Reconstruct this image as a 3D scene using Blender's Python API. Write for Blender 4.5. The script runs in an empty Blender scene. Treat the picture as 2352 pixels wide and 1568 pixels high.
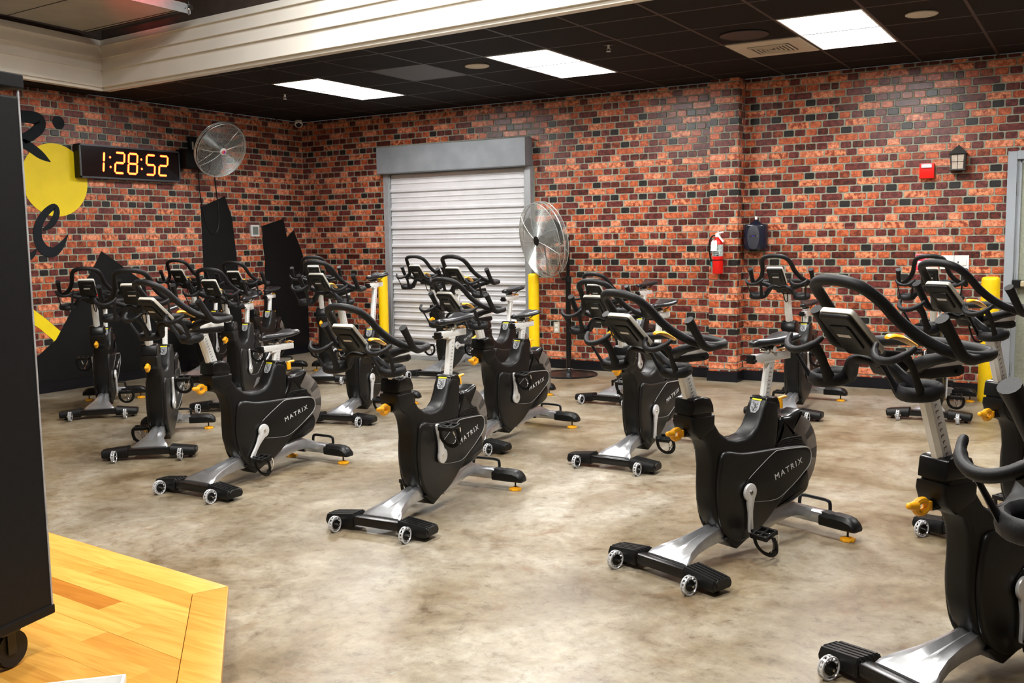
import bpy, bmesh, math, random
from mathutils import Vector, Matrix
rnd = random.Random(7)
PI = math.pi
C = bpy.context.scene.collection
sc = bpy.context.scene

# ------------------------------------------------------------------ camera, world, lights, exposure
F_PX = 2242.91
CAM = Vector((8.577, -9.2206, 1.4138))
YAW, PIT, ROL = math.radians(31.1485), math.radians(-6.0983), math.radians(-0.8432)
def cam_axes():
    c, s = math.cos(YAW), math.sin(YAW)
    R = Vector((c, s, 0)); Fw = Vector((-s, c, 0)); U = Vector((0, 0, 1))
    F2 = Fw*math.cos(PIT) + U*math.sin(PIT); U2 = U*math.cos(PIT) - Fw*math.sin(PIT)
    R3 = R*math.cos(ROL) + U2*math.sin(ROL); U3 = U2*math.cos(ROL) - R*math.sin(ROL)
    return R3, U3, F2
R3, U3, F2 = cam_axes()
cd = bpy.data.cameras.new('camera'); cam = bpy.data.objects.new('camera', cd); C.objects.link(cam)
cd.sensor_width = 36.0; cd.sensor_fit = 'HORIZONTAL'; cd.lens = F_PX/2352*36.0; cd.clip_start = 0.05; cd.clip_end = 100
M = Matrix.Identity(4)
for i in range(3):
    M[i][0] = R3[i]; M[i][1] = U3[i]; M[i][2] = -F2[i]; M[i][3] = CAM[i]
cam.matrix_world = M
sc.camera = cam

w = bpy.data.worlds.new('world'); sc.world = w; w.use_nodes = True
w.node_tree.nodes['Background'].inputs[0].default_value = (0.9, 0.95, 1, 1)
w.node_tree.nodes['Background'].inputs[1].default_value = 0.05

sc.view_settings.view_transform = 'Standard'
sc.view_settings.look = 'None'
sc.view_settings.gamma = 1.0
sc.view_settings.use_curve_mapping = False
sc.view_settings.exposure = 0.90
sc.cycles.max_bounces = 6; sc.cycles.diffuse_bounces = 4; sc.cycles.glossy_bounces = 3
sc.cycles.transparent_max_bounces = 12; sc.cycles.transmission_bounces = 4
sc.cycles.sample_clamp_indirect = 6.0
sc.cycles.use_denoising = True

LAMP = 23.0          # strength of the ceiling panels' diffusers
HALL = 86.0          # watts of each lamp of the hall side, behind and above the camera
HZ = 4.1             # height of the raised ceiling over the stage side
hall_lamps = [(4.5, -4.7), (7.4, -4.9), (7.6, -7.9), (5.4, -7.6)]
for i, (lx, ly) in enumerate(hall_lamps):
    ld = bpy.data.lights.new('hall_lamp', 'AREA'); ld.shape = 'RECTANGLE'; ld.size = 0.58; ld.size_y = 1.18
    ld.energy = HALL; ld.color = (1.0, 0.97, 0.92)
    lo = bpy.data.objects.new('hall_lamp', ld); C.objects.link(lo); lo.location = (lx, ly, HZ-0.06)
# added red spot, standing in for the unknown source of the panel's glow
ld = bpy.data.lights.new('added_red_spot', 'SPOT'); ld.energy = 520; ld.color = (1, 0.03, 0.02); ld.spot_size = .20; ld.spot_blend = 1; ld.shadow_soft_size = .05
lo = bpy.data.objects.new('added_red_spot', ld); C.objects.link(lo); lo.location = (4.2, -6.0, 2.72)
lo.rotation_euler = Vector((-2.35, 2.15, .72)).to_track_quat('-Z', 'Y').to_euler()

# ------------------------------------------------------------------ materials
def mat(name, col, rough=.5, metal=0., spec=.5, emit=None, es=0., alpha=1., noise=None, bump=None, coat=0., trans=0., ior=1.45):
    m = bpy.data.materials.new(name); m.use_nodes = True; nt = m.node_tree; b = nt.nodes['Principled BSDF']
    def S(k, v):
        if k in b.inputs: b.inputs[k].default_value = v
    S('Base Color', (*col, 1)); S('Roughness', rough); S('Metallic', metal); S('Specular IOR Level', spec)
    S('Alpha', alpha); S('Coat Weight', coat); S('Transmission Weight', trans); S('IOR', ior)
    if emit: S('Emission Color', (*emit, 1)); S('Emission Strength', es)
    geo = None
    if noise or bump:
        geo = nt.nodes.new('ShaderNodeTexCoord')
    if noise:
        sc_, amt, det = noise
        n = nt.nodes.new('ShaderNodeTexNoise'); n.inputs['Scale'].default_value = sc_; n.inputs['Detail'].default_value = det
        nt.links.new(geo.outputs['Object'], n.inputs['Vector'])
        r = nt.nodes.new('ShaderNodeMapRange'); r.inputs['From Min'].default_value = .3; r.inputs['From Max'].default_value = .7
        r.inputs['To Min'].default_value = 1-amt; r.inputs['To Max'].default_value = 1+amt
        nt.links.new(n.outputs['Fac'], r.inputs['Value'])
        mx = nt.nodes.new('ShaderNodeMix'); mx.data_type = 'RGBA'; mx.blend_type = 'MULTIPLY'; mx.inputs[0].default_value = 1
        mx.inputs[6].default_value = (*col, 1)
        nt.links.new(r.outputs[0], mx.inputs[7]); nt.links.new(mx.outputs[2], b.inputs['Base Color'])
    if bump:
        sc_, st = bump
        n = nt.nodes.new('ShaderNodeTexNoise'); n.inputs['Scale'].default_value = sc_; n.inputs['Detail'].default_value = 3
        nt.links.new(geo.outputs['Object'], n.inputs['Vector'])
        bp = nt.nodes.new('ShaderNodeBump'); bp.inputs['Strength'].default_value = st; bp.inputs['Distance'].default_value = .002
        nt.links.new(n.outputs['Fac'], bp.inputs['Height']); nt.links.new(bp.outputs[0], b.inputs['Normal'])
    return m

BLK = mat('black_plastic', (.0045, .0045, .0045), .40, spec=.34, noise=(60, .12, 2), bump=(900, .12))
GLS = mat('glossy_black', (.006, .0058, .0058), .25, spec=.42, noise=(20, .1, 2))
RUB = mat('rubber', (.0085, .0085, .0095), .5, spec=.32, noise=(120, .15, 2), bump=(700, .2))
GRY = mat('dark_grey_plastic', (.008, .0075, .007), .36, spec=.4, noise=(40, .12, 2))
SIL = mat('cast_silver', (.55, .56, .58), .3, metal=.85, noise=(25, .08, 2), bump=(400, .05))
ALU = mat('satin_aluminium', (.78, .78, .76), .42, metal=.25, spec=.5, noise=(30, .04, 2))
CHR = mat('chrome', (.85, .85, .86), .12, metal=1., noise=(40, .05, 2))
CRK = mat('crank_silver', (.72, .72, .72), .38, metal=.35, noise=(40, .06, 2))
YEL = mat('amber_plastic', (.93, .42, .01), .38, noise=(30, .06, 2))
RED = mat('red_plastic', (.72, .02, .03), .35, noise=(30, .06, 2))
WHT = mat('white_plastic', (.82, .82, .80), .4, noise=(30, .03, 2))
SMK = mat('smoked_guard', (.17, .15, .135), .25, spec=.5, noise=(18, .15, 2), alpha=.93)
SMK2 = mat('dark_guard', (.06, .055, .05), .25, noise=(18, .15, 2), alpha=.96)
CLR = mat('clear_wheel', (.62, .63, .65), .12, metal=.3, noise=(60, .2, 2))
PRT = mat('print_grey', (.62, .62, .62), .4, noise=(60, .05, 2))
PRB = mat('print_black', (.03, .03, .03), .5, noise=(60, .05, 2))
PRY = mat('print_yellow', (.86, .8, .02), .5, noise=(60, .05, 2))
SDL = mat('saddle_vinyl', (.010, .0105, .013), .28, spec=.55, noise=(60, .15, 3), bump=(500, .15))
SCR = mat('console_glass', (.012, .012, .014), .1, noise=(20, .1, 2))
CON = mat('console_frame', (.72, .70, .62), .35, metal=.2, noise=(40, .04, 2))

# ------------------------------------------------------------------ mesh helpers
def finish(me, m, smooth=True, ang=35):
    me.materials.append(m)
    if smooth:
        me.shade_smooth()
        try: me.set_sharp_from_angle(angle=math.radians(ang))
        except Exception: pass
    return me
def bm_mesh(name, bm, m, smooth=True, ang=35):
    bmesh.ops.recalc_face_normals(bm, faces=bm.faces)
    me = bpy.data.meshes.new(name); bm.to_mesh(me); bm.free()
    return finish(me, m, smooth, ang)
def link(name, me, parent=None, loc=(0, 0, 0), rot=(0, 0, 0)):
    o = bpy.data.objects.new(name, me); C.objects.link(o); o.location = loc; o.rotation_euler = rot
    if parent: o.parent = parent
    return o
def tag(o, label=None, cat=None, group=None, kind=None):
    if label: o['label'] = label
    if cat: o['category'] = cat
    if group: o['group'] = group
    if kind: o['kind'] = kind
    return o
def thing(name, label, cat, loc=(0, 0, 0), rotz=0, group=None):
    o = bpy.data.objects.new(name, None); o.empty_display_size = .1; C.objects.link(o)
    o.location = loc; o.rotation_euler = (0, 0, rotz)
    return tag(o, label, cat, group)
def xf(bm, vs, mtx):
    bmesh.ops.transform(bm, matrix=mtx, verts=vs)
def box(bm, c, s, bev=0., mtx=None):
    r = bmesh.ops.create_cube(bm, size=1.0); vs = r['verts']
    bmesh.ops.scale(bm, vec=s, verts=vs); bmesh.ops.translate(bm, vec=c, verts=vs)
    if bev > 0:
        es = list({e for v in vs for e in v.link_edges})
        rr = bmesh.ops.bevel(bm, geom=es, offset=bev, segments=2, affect='EDGES', profile=.6)
        vs = list({v for f in rr['faces'] for v in f.verts} | {v for v in vs if v.is_valid})
    if mtx is not None: xf(bm, vs, mtx)
    return vs
def cyl(bm, p0, p1, r0, r1=None, seg=16, cap=True):
    p0 = Vector(p0); p1 = Vector(p1); r1 = r0 if r1 is None else r1
    d = p1-p0; L = d.length
    r = bmesh.ops.create_cone(bm, cap_ends=cap, segments=seg, radius1=r0, radius2=r1, depth=L)
    q = d.to_track_quat('Z', 'Y').to_matrix().to_4x4()
    xf(bm, r['verts'], Matrix.Translation((p0+p1)/2) @ q)
    return r['verts']
def sph(bm, c, r, s=(1, 1, 1), seg=14):
    rr = bmesh.ops.create_uvsphere(bm, u_segments=seg, v_segments=seg//2+2, radius=r)
    xf(bm, rr['verts'], Matrix.Translation(c) @ Matrix.Diagonal((*s, 1)))
    return rr['verts']
def torus(bm, c, R, r, axis=(0, 0, 1), seg=24, ms=8, a0=0., a1=2*PI, sx=1., sy=1.):
    full = abs(a1-a0-2*PI) < 1e-6
    n = seg if full else seg+1
    q = Vector(axis).normalized().to_track_quat('Z', 'Y').to_matrix()
    pts = []
    for i in range(n):
        a = a0+(a1-a0)*i/seg
        pts.append(Vector(c)+q @ Vector((R*sx*math.cos(a), R*sy*math.sin(a), 0)))
    tube(bm, pts, r, ms, closed=full)
def catmull(pts, n=6, closed=False):
    P = [Vector(p) for p in pts]; out = []; L = len(P)
    rng = range(L) if closed else range(L-1)
    for i in rng:
        if closed: a, b, c, d = P[(i-1) % L], P[i], P[(i+1) % L], P[(i+2) % L]
        else: a, b, c, d = P[max(i-1, 0)], P[i], P[i+1], P[min(i+2, L-1)]
        for k in range(n):
            t = k/n
            out.append(.5*((2*b)+(c-a)*t+(2*a-5*b+4*c-d)*t*t+(3*b-a-3*c+d)*t**3))
    if not closed: out.append(P[-1])
    return out
def tube(bm, pts, r, ms=10, closed=False, flat=1.0, caps=True, up=None):
    """sweep a round (or flattened) section along points; r may be a list"""
    P = [Vector(p) for p in pts]; n = len(P)
    R = r if isinstance(r, (list, tuple)) else [r]*n
    T = []
    for i in range(n):
        if closed: t = P[(i+1) % n]-P[(i-1) % n]
        else: t = P[min(i+1, n-1)]-P[max(i-1, 0)]
        T.append(t.normalized() if t.length > 1e-9 else Vector((0, 0, 1)))
    N = Vector(up) if up else (Vector((0, 0, 1)) if abs(T[0].z) < .9 else Vector((1, 0, 0)))
    N = (N-T[0]*N.dot(T[0])).normalized()
    rings = []
    for i in range(n):
        if up: N = Vector(up)
        N = (N-T[i]*N.dot(T[i]))
        N = N.normalized() if N.length > 1e-6 else Vector((1, 0, 0))
        B = T[i].cross(N)
        rings.append([bm.verts.new(P[i]+(N*math.cos(2*PI*k/ms)*flat+B*math.sin(2*PI*k/ms))*R[i]) for k in range(ms)])
    m = n if closed else n-1
    for i in range(m):
        a, b = rings[i], rings[(i+1) % n]
        for k in range(ms):
            bm.faces.new((a[k], a[(k+1) % ms], b[(k+1) % ms], b[k]))
    if caps and not closed:
        bm.faces.new(rings[0][::-1]); bm.faces.new(rings[-1])
def inset_poly(P, d):
    n = len(P); out = []
    A = sum(P[i][0]*P[(i+1) % n][1]-P[(i+1) % n][0]*P[i][1] for i in range(n))
    s = 1 if A > 0 else -1
    for i in range(n):
        a, b, c = Vector(P[i-1]), Vector(P[i]), Vector(P[(i+1) % n])
        e1 = (b-a).normalized(); e2 = (c-b).normalized()
        n1 = Vector((-e1.y, e1.x))*s; n2 = Vector((-e2.y, e2.x))*s
        k = n1+n2
        if k.length < 1e-6: k = n1
        k = k.normalized(); m = d/max(.45, k.dot(n1))
        out.append((b.x+k.x*m, b.y+k.y*m))
    return out
def slab(bm, P, y0, y1, b=.01, seg=3, plane='xz'):
    """polygon P in a plane, thick from y0 to y1, edges rounded by b on both rims"""
    rings = []
    L = []
    for k in range(seg+1):
        a = (PI/2)*k/seg
        L.append((y0+b*(1-math.sin(a)), b*(1-math.cos(a))))
    L = L[::-1]                # from outer rim inwards? built below
    prof = [(y0+b*(1-math.sin(PI/2*k/seg)), b*(1-math.cos(PI/2*k/seg))) for k in range(seg, -1, -1)]
    prof += [(y1-b*(1-math.sin(PI/2*k/seg)), b*(1-math.cos(PI/2*k/seg))) for k in range(0, seg+1)]
    def co(p, y):
        if plane == 'xz': return (p[0], y, p[1])
        if plane == 'yz': return (y, p[0], p[1])
        return (p[0], p[1], y)
    for y, d in prof:
        Q = inset_poly(P, d) if d > 1e-6 else P
        rings.append([bm.verts.new(co(p, y)) for p in Q])
    n = len(P)
    for i in range(len(rings)-1):
        for k in range(n):
            bm.faces.new((rings[i][k], rings[i][(k+1) % n], rings[i+1][(k+1) % n], rings[i+1][k]))
    f1 = bm.faces.new(rings[0][::-1]); f2 = bm.faces.new(rings[-1]); f1.normal_update(); f2.normal_update()
    bmesh.ops.triangulate(bm, faces=[f1, f2], ngon_method='EAR_CLIP')
def cat2(P, n=4):
    return [(v.x, v.y) for v in catmull([(p[0], p[1], 0) for p in P], n, True)]
def loft(bm, secs, cap=True):
    R = [[bm.verts.new(p) for p in s] for s in secs]; n = len(R[0])
    for i in range(len(R)-1):
        for k in range(n): bm.faces.new((R[i][k], R[i][(k+1) % n], R[i+1][(k+1) % n], R[i+1][k]))
    if cap: bm.faces.new(R[0][::-1]); bm.faces.new(R[-1])
def text_mesh(txt, size, m, depth=.0008, spacing=1.0):
    cu = bpy.data.curves.new('txt', 'FONT'); cu.body = txt; cu.size = size; cu.extrude = depth; cu.align_x = 'CENTER'; cu.align_y = 'CENTER'
    cu.space_character = spacing; cu.resolution_u = 2
    o = bpy.data.objects.new('txt', cu); C.objects.link(o)
    bpy.context.view_layer.update()
    dg = bpy.context.evaluated_depsgraph_get()
    me = bpy.data.meshes.new_from_object(o.evaluated_get(dg)); bpy.data.objects.remove(o); bpy.data.curves.remove(cu)
    me.materials.clear(); me.materials.append(m)
    return me
# ------------------------------------------------------------------ room materials
def brick_mat(name, c1, c2, rough=.37):
    m = bpy.data.materials.new(name); m.use_nodes = True; nt = m.node_tree; b = nt.nodes['Principled BSDF']
    g = nt.nodes.new('ShaderNodeNewGeometry')
    n = nt.nodes.new('ShaderNodeTexNoise'); n.inputs['Scale'].default_value = 26; n.inputs['Detail'].default_value = 3; n.inputs['Roughness'].default_value = .6
    n2 = nt.nodes.new('ShaderNodeTexNoise'); n2.inputs['Scale'].default_value = 150; n2.inputs['Detail'].default_value = 2
    for x in (n, n2): nt.links.new(g.outputs['Position'], x.inputs['Vector'])
    cr = nt.nodes.new('ShaderNodeValToRGB'); e = cr.color_ramp.elements
    e[0].position = .40; e[0].color = (*c1, 1); e[1].position = .60; e[1].color = (*c2, 1)
    nt.links.new(n.outputs['Fac'], cr.inputs['Fac'])
    r = nt.nodes.new('ShaderNodeMapRange'); r.inputs['From Min'].default_value = .3; r.inputs['From Max'].default_value = .7; r.inputs['To Min'].default_value = .62; r.inputs['To Max'].default_value = 1.35
    nt.links.new(n2.outputs['Fac'], r.inputs['Value'])
    mx = nt.nodes.new('ShaderNodeMix'); mx.data_type = 'RGBA'; mx.blend_type = 'MULTIPLY'; mx.inputs[0].default_value = 1
    nt.links.new(cr.outputs['Color'], mx.inputs[6]); nt.links.new(r.outputs[0], mx.inputs[7]); nt.links.new(mx.outputs[2], b.inputs['Base Color'])
    b.inputs['Roughness'].default_value = rough; b.inputs['Specular IOR Level'].default_value = .5
    bp = nt.nodes.new('ShaderNodeBump'); bp.inputs['Strength'].default_value = .25; bp.inputs['Distance'].default_value = .001
    nt.links.new(n2.outputs['Fac'], bp.inputs['Height']); nt.links.new(bp.outputs[0], b.inputs['Normal'])
    return m
BR = dict(
 K=brick_mat('brick_black', (.007, .006, .006), (.020, .016, .014)),
 P=brick_mat('brick_plum', (.070, .011, .009), (.165, .034, .027)),
 D=brick_mat('brick_dark_red', (.032, .006, .004), (.125, .020, .009)),
 B=brick_mat('brick_brown', (.12, .020, .008), (.32, .075, .028)),
 O=brick_mat('brick_orange', (.30, .052, .018), (.56, .135, .050)),
 S=brick_mat('brick_spotted', (.25, .035, .012), (.78, .28, .13)),
 X=brick_mat('brick_pale', (.48, .11, .045), (.80, .32, .18)))
MORT = mat('mortar', (.27, .285, .22), .7, noise=(40, .15, 3))
PILL = 0.066
ROWS = [
 [(.0, .165, 'K'), (.19, .385, 'P'), (.40, .58, 'D'), (.61, .775, 'B'), (.805, .98, 'O')],
 [(-.09, .265, 'S'), (.29, .475, 'O'), (.50, .89, 'D')],
 [(.0, .165, 'K'), (.19, .365, 'P'), (.39, .56, 'K'), (.59, .765, 'O'), (.795, .97, 'P')],
 [(-.31, .06, 'S'), (.085, .275, 'O'), (.305, .655, 'P')],
 [(.02, .20, 'O'), (.22, .39, 'D'), (.415, .595, 'B'), (.617, .79, 'K'), (.815, .997, 'P')],
 [(-.08, .09, 'O'), (.11, .49, 'P'), (.525, .90, 'O')],
 [(.015, .18, 'D'), (.205, .38, 'P'), (.40, .59, 'X'), (.617, .79, 'P'), (.82, .995, 'D')],
 [(-.09, .32, 'X'), (.345, .70, 'S'), (.715, .885, 'P')],
 [(.015, .215, 'O'), (.24, .41, 'P'), (.44, .555, 'D'), (.585, .78, 'O'), (.80, .99, 'B')],
 [(-.30, .095, 'P'), (.12, .48, 'X'), (.50, .67, 'O')],
]
PER = .5156; ZB1 = 2.593
def brick_bm(bm, w_, h_, d_, M4):
    """one brick: chipped, softly rounded face standing d_ proud"""
    c = min(.009, w_*.2)
    P = [(-w_/2+c, -h_/2), (w_/2-c, -h_/2), (w_/2, -h_/2+c*.8), (w_/2, h_/2-c*.8), (w_/2-c, h_/2), (-w_/2+c, h_/2), (-w_/2, h_/2-c*.8), (-w_/2, -h_/2+c*.8)]
    a = [bm.verts.new(M4 @ Vector((x, 0, z))) for x, z in P]
    b = [bm.verts.new(M4 @ Vector((x*(1-.006/w_), -d_, z*(1-.006/h_)))) for x, z in P]
    for k in range(8): bm.faces.new((a[k], a[(k+1) % 8], b[(k+1) % 8], b[k]))
    bm.faces.new(b)
CW = Vector(CAM)
def seen_size(p, w_):
    d = p-CW; z = d.dot(F2)
    if z < .3: return 0
    x = 1176+F_PX*d.dot(R3)/z; y = 784-F_PX*d.dot(U3)/z
    if x < -20 or x > 2372 or y < -20 or y > 1588: return 0
    return w_*F_PX/z, x, y
def brick_wall(parent, s0, s1, z0, z1, phase, M4, nrm, skip=None, hide=None):
    """lays courses between s0..s1 along the wall; M4 maps (s,0,z) to the room; the 300 largest in view are objects, the rest is one joined part"""
    L = []
    r0 = int((ZB1-z1)/PILL)-2; r1 = int((ZB1-z0)/PILL)+2
    for r in range(r0, r1):
        zc = ZB1-r*PILL; row = ROWS[r % 10]
        zl, zh = max(z0, zc-PILL/2+.0046), min(z1, zc+PILL/2-.0046)
        if zh-zl < .008: continue
        k0 = int((s0-phase)/PER)-2; k1 = int((s1-phase)/PER)+2
        for k in range(k0, k1):
            for a, b, c in row:
                sa, sb = max(s0, phase+(k+a)*PER-.0012), min(s1, phase+(k+b)*PER+.0012)
                if sb-sa < .008: continue
                segs = [(sa, sb, zl, zh)]
                if skip: segs = skip(sa, sb, zl, zh)
                for (u0, u1, v0, v1) in segs:
                    if u1-u0 < .006 or v1-v0 < .006: continue
                    L.append(((u0+u1)/2, (v0+v1)/2, u1-u0, v1-v0, c))
    scored = []
    for i, (s, z, w_, h_, c) in enumerate(L):
        p = M4 @ Vector((s, 0, z)); q = seen_size(p, w_)
        if not q: continue
        if hide and hide(s, z, q[1], q[2]): continue
        scored.append((-q[0]*h_, i))
    scored.sort(); top = {i for _, i in scored[:300]}
    cache = {}; joined = {}
    for i, (s, z, w_, h_, c) in enumerate(L):
        rr = random.Random(i*13+7)
        d_ = .0035+rr.random()*.003
        if i in top:
            key = (round(w_, 3), round(h_, 3), c)
            if key not in cache:
                bm = bmesh.new(); brick_bm(bm, w_, h_, .005, Matrix.Identity(4)); me = bpy.data.meshes.new('brick'); bm.to_mesh(me); bm.free(); me.materials.append(BR[c]); cache[key] = me
            o = link('brick', cache[key], parent)
            o.matrix_local = M4 @ Matrix.Translation((s, 0, z))
        else:
            if 'bm' not in joined: joined['bm'] = bmesh.new()
            bm = joined['bm']; n0 = len(bm.faces)
            brick_bm(bm, w_, h_, d_, M4 @ Matrix.Translation((s, 0, z)))
            bm.faces.ensure_lookup_table(); mi = 'KPDBOSX'.index(c)
            for f in bm.faces[n0:]: f.material_index = mi
    if 'bm' in joined:
        me = bpy.data.meshes.new('brick_courses'); joined['bm'].to_mesh(me); joined['bm'].free()
        for c in 'KPDBOSX': me.materials.append(BR[c])
        tag(link('brick_courses', me, parent), kind='stuff')
def plane_box(name, c, s, m, parent=None, kind='structure', bev=0.):
    bm = bmesh.new(); box(bm, c, s, bev); o = link(name, bm_mesh(name, bm, m, False), parent)
    if kind and not parent: o['kind'] = kind
    return o

# ------------------------------------------------------------------ floor
def floor_mat():
    m = bpy.data.materials.new('polished_concrete'); m.use_nodes = True; nt = m.node_tree; b = nt.nodes['Principled BSDF']
    g = nt.nodes.new('ShaderNodeNewGeometry')
    def noise(scale, det, rough=.55, dist=0.):
        n = nt.nodes.new('ShaderNodeTexNoise'); n.inputs['Scale'].default_value = scale; n.inputs['Detail'].default_value = det; n.inputs['Roughness'].default_value = rough; n.inputs['Distortion'].default_value = dist
        nt.links.new(g.outputs['Position'], n.inputs['Vector']); return n
    def ramp(src, stops):
        r = nt.nodes.new('ShaderNodeValToRGB'); e = r.color_ramp.elements
        while len(e) < len(stops): e.new(.5)
        for i, (p, c) in enumerate(stops): e[i].position = p; e[i].color = (*c, 1)
        nt.links.new(src, r.inputs['Fac']); return r
    def mixc(a, bb, fac, mode='MIX'):
        x = nt.nodes.new('ShaderNodeMix'); x.data_type = 'RGBA'; x.blend_type = mode
        if isinstance(fac, float): x.inputs[0].default_value = fac
        else: nt.links.new(fac, x.inputs[0])
        nt.links.new(a, x.inputs[6]); nt.links.new(bb, x.inputs[7]); return x.outputs[2]
    n1 = noise(.9, 8, .68, .6); n2 = noise(3.2, 10, .74, .7); n3 = noise(14., 10, .80, .3); n4 = noise(2.2, 8, .72, 1.6)
    c1 = ramp(n1.outputs['Fac'], [(.33, (.105, .078, .043)), (.43, (.172, .140, .092)), (.54, (.235, .208, .160)), (.66, (.315, .30, .262))])
    c2 = ramp(n2.outputs['Fac'], [(.30, (.46, .37, .26)), (.42, (.88, .83, .76)), (.56, (1.06, 1.04, 1.0)), (.70, (1.30, 1.28, 1.25))])
    c3 = ramp(n3.outputs['Fac'], [(.33, (.52, .44, .35)), (.46, (.98, .96, .94)), (.66, (1.28, 1.27, 1.25))])
    a = mixc(c1.outputs[0], c2.outputs[0], 1., 'MULTIPLY'); a = mixc(a, c3.outputs[0], 1., 'MULTIPLY')
    st = ramp(n4.outputs['Fac'], [(.30, (1, 1, 1)), (.37, (.45, .45, .45)), (.43, (0, 0, 0))])
    brown = nt.nodes.new('ShaderNodeRGB'); brown.outputs[0].default_value = (.15, .085, .04, 1)
    bw = nt.nodes.new('ShaderNodeMath'); bw.operation = 'MULTIPLY'; nt.links.new(st.outputs[0], bw.inputs[0]); bw.inputs[1].default_value = .8
    a = mixc(a, brown.outputs[0], bw.outputs[0])
    # flecks of old teal paint and dark scuffs
    n5 = noise(9., 4, .8, 2.5); n6 = noise(1.1, 2)
    t1 = ramp(n5.outputs['Fac'], [(.70, (0, 0, 0)), (.725, (1, 1, 1))]); t2 = ramp(n6.outputs['Fac'], [(.50, (0, 0, 0)), (.58, (1, 1, 1))])
    tm = nt.nodes.new('ShaderNodeMath'); tm.operation = 'MULTIPLY'; nt.links.new(t1.outputs[0], tm.inputs[0]); nt.links.new(t2.outputs[0], tm.inputs[1])
    teal = nt.nodes.new('ShaderNodeRGB'); teal.outputs[0].default_value = (.28, .42, .40, 1)
    a = mixc(a, teal.outputs[0], tm.outputs[0])
    n7 = noise(7., 9, .85, 3.5); n7.inputs['Scale'].default_value = 4.2
    k1 = ramp(n7.outputs['Fac'], [(.315, (.9, .9, .9)), (.345, (0, 0, 0))])
    dk = nt.nodes.new('ShaderNodeRGB'); dk.outputs[0].default_value = (.06, .045, .03, 1)
    a = mixc(a, dk.outputs[0], k1.outputs[0])
    # hairline cracks
    v = nt.nodes.new('ShaderNodeTexVoronoi'); v.feature = 'DISTANCE_TO_EDGE'; v.inputs['Scale'].default_value = .75
    ad = nt.nodes.new('ShaderNodeMix'); ad.data_type = 'RGBA'; ad.blend_type = 'LINEAR_LIGHT'; ad.inputs[0].default_value = .16
    nn = noise(3., 6, .7); nt.links.new(g.outputs['Position'], ad.inputs[6]); nt.links.new(nn.outputs['Color'], ad.inputs[7]); nt.links.new(ad.outputs[2], v.inputs['Vector'])
    ck = ramp(v.outputs['Distance'], [(.0, (.22, .22, .22)), (.003, (0, 0, 0))])
    a = mixc(a, dk.outputs[0], ck.outputs[0])
    nt.links.new(a, b.inputs['Base Color'])
    rr = nt.nodes.new('ShaderNodeMapRange'); rr.inputs['To Min'].default_value = .22; rr.inputs['To Max'].default_value = .48
    nt.links.new(n2.outputs['Fac'], rr.inputs['Value']); nt.links.new(rr.outputs[0], b.inputs['Roughness'])
    b.inputs['Specular IOR Level'].default_value = .42
    bp = nt.nodes.new('ShaderNodeBump'); bp.inputs['Strength'].default_value = .10; bp.inputs['Distance'].default_value = .002
    nt.links.new(n2.outputs['Fac'], bp.inputs['Height']); nt.links.new(bp.outputs[0], b.inputs['Normal'])
    return m
XR, YN = 10.6, -11.6         # the room's right and near limits
CH = 2.857
plane_box('floor', ((XR)/2, YN/2, -.05), (XR+.4, -YN+.4, .1), floor_mat())
CJ = mat('joint_filler', (.13, .10, .07), .8, noise=(30, .4, 4))
for a_, b_ in (((3.2, -2.95), (9.6, -1.72)),):
    a_ = Vector(a_); b_ = Vector(b_); d_ = (b_-a_).normalized(); n_ = Vector((-d_.y, d_.x))*.003
    bm = bmesh.new(); slab(bm, [tuple(a_-n_), tuple(b_-n_), tuple(b_+n_), tuple(a_+n_)], -.002, .0006, .0002, 1, 'xy'); link('control_joint', bm_mesh('control_joint', bm, CJ, False), bpy.data.objects['floor'], (0, 0, 0))
DARK = mat('black_paint', (.006, .006, .006), .7, spec=.2, noise=(8, .2, 3))
BASE = mat('black_vinyl_base', (.006, .006, .008), .4, spec=.3, noise=(8, .2, 3))
TILE = mat('black_ceiling_tile', (.005, .0046, .0042), .8, spec=.25, noise=(50, .3, 3), bump=(300, .4))
TILE2 = mat('grey_worn_tile', (.045, .045, .043), .5, noise=(50, .3, 3), bump=(300, .4))
GRID = mat('ceiling_grid_metal', (.022, .020, .019), .5, noise=(20, .2, 2))
PLAIN = mat('plain_dark_wall', (.07, .05, .042), .7, noise=(6, .2, 3))

# ------------------------------------------------------------------ walls
wl = plane_box('wall_left', (-.06, YN/2, 1.43), (.12, -YN, 2.86), MORT)
ML = Matrix(((0, 0, 0, 0), (1, 0, 0, 0), (0, 0, 1, 0), (0, 0, 0, 1)))   # (s,0,z) -> (0,s,z); proud towards +x
ML = Matrix(((0, -1, 0, 0), (1, 0, 0, 0), (0, 0, 1, 0), (0, 0, 0, 1)))
brick_wall(wl, -5.2, -.002, .0, CH, -.4808-.0825*PER, ML, None, hide=lambda s, z, x, y: s > 0 or x < 50 or (x < 380 and z < .5) or (s < -2.5 and z < 1.2 and s > -3.1))
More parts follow.
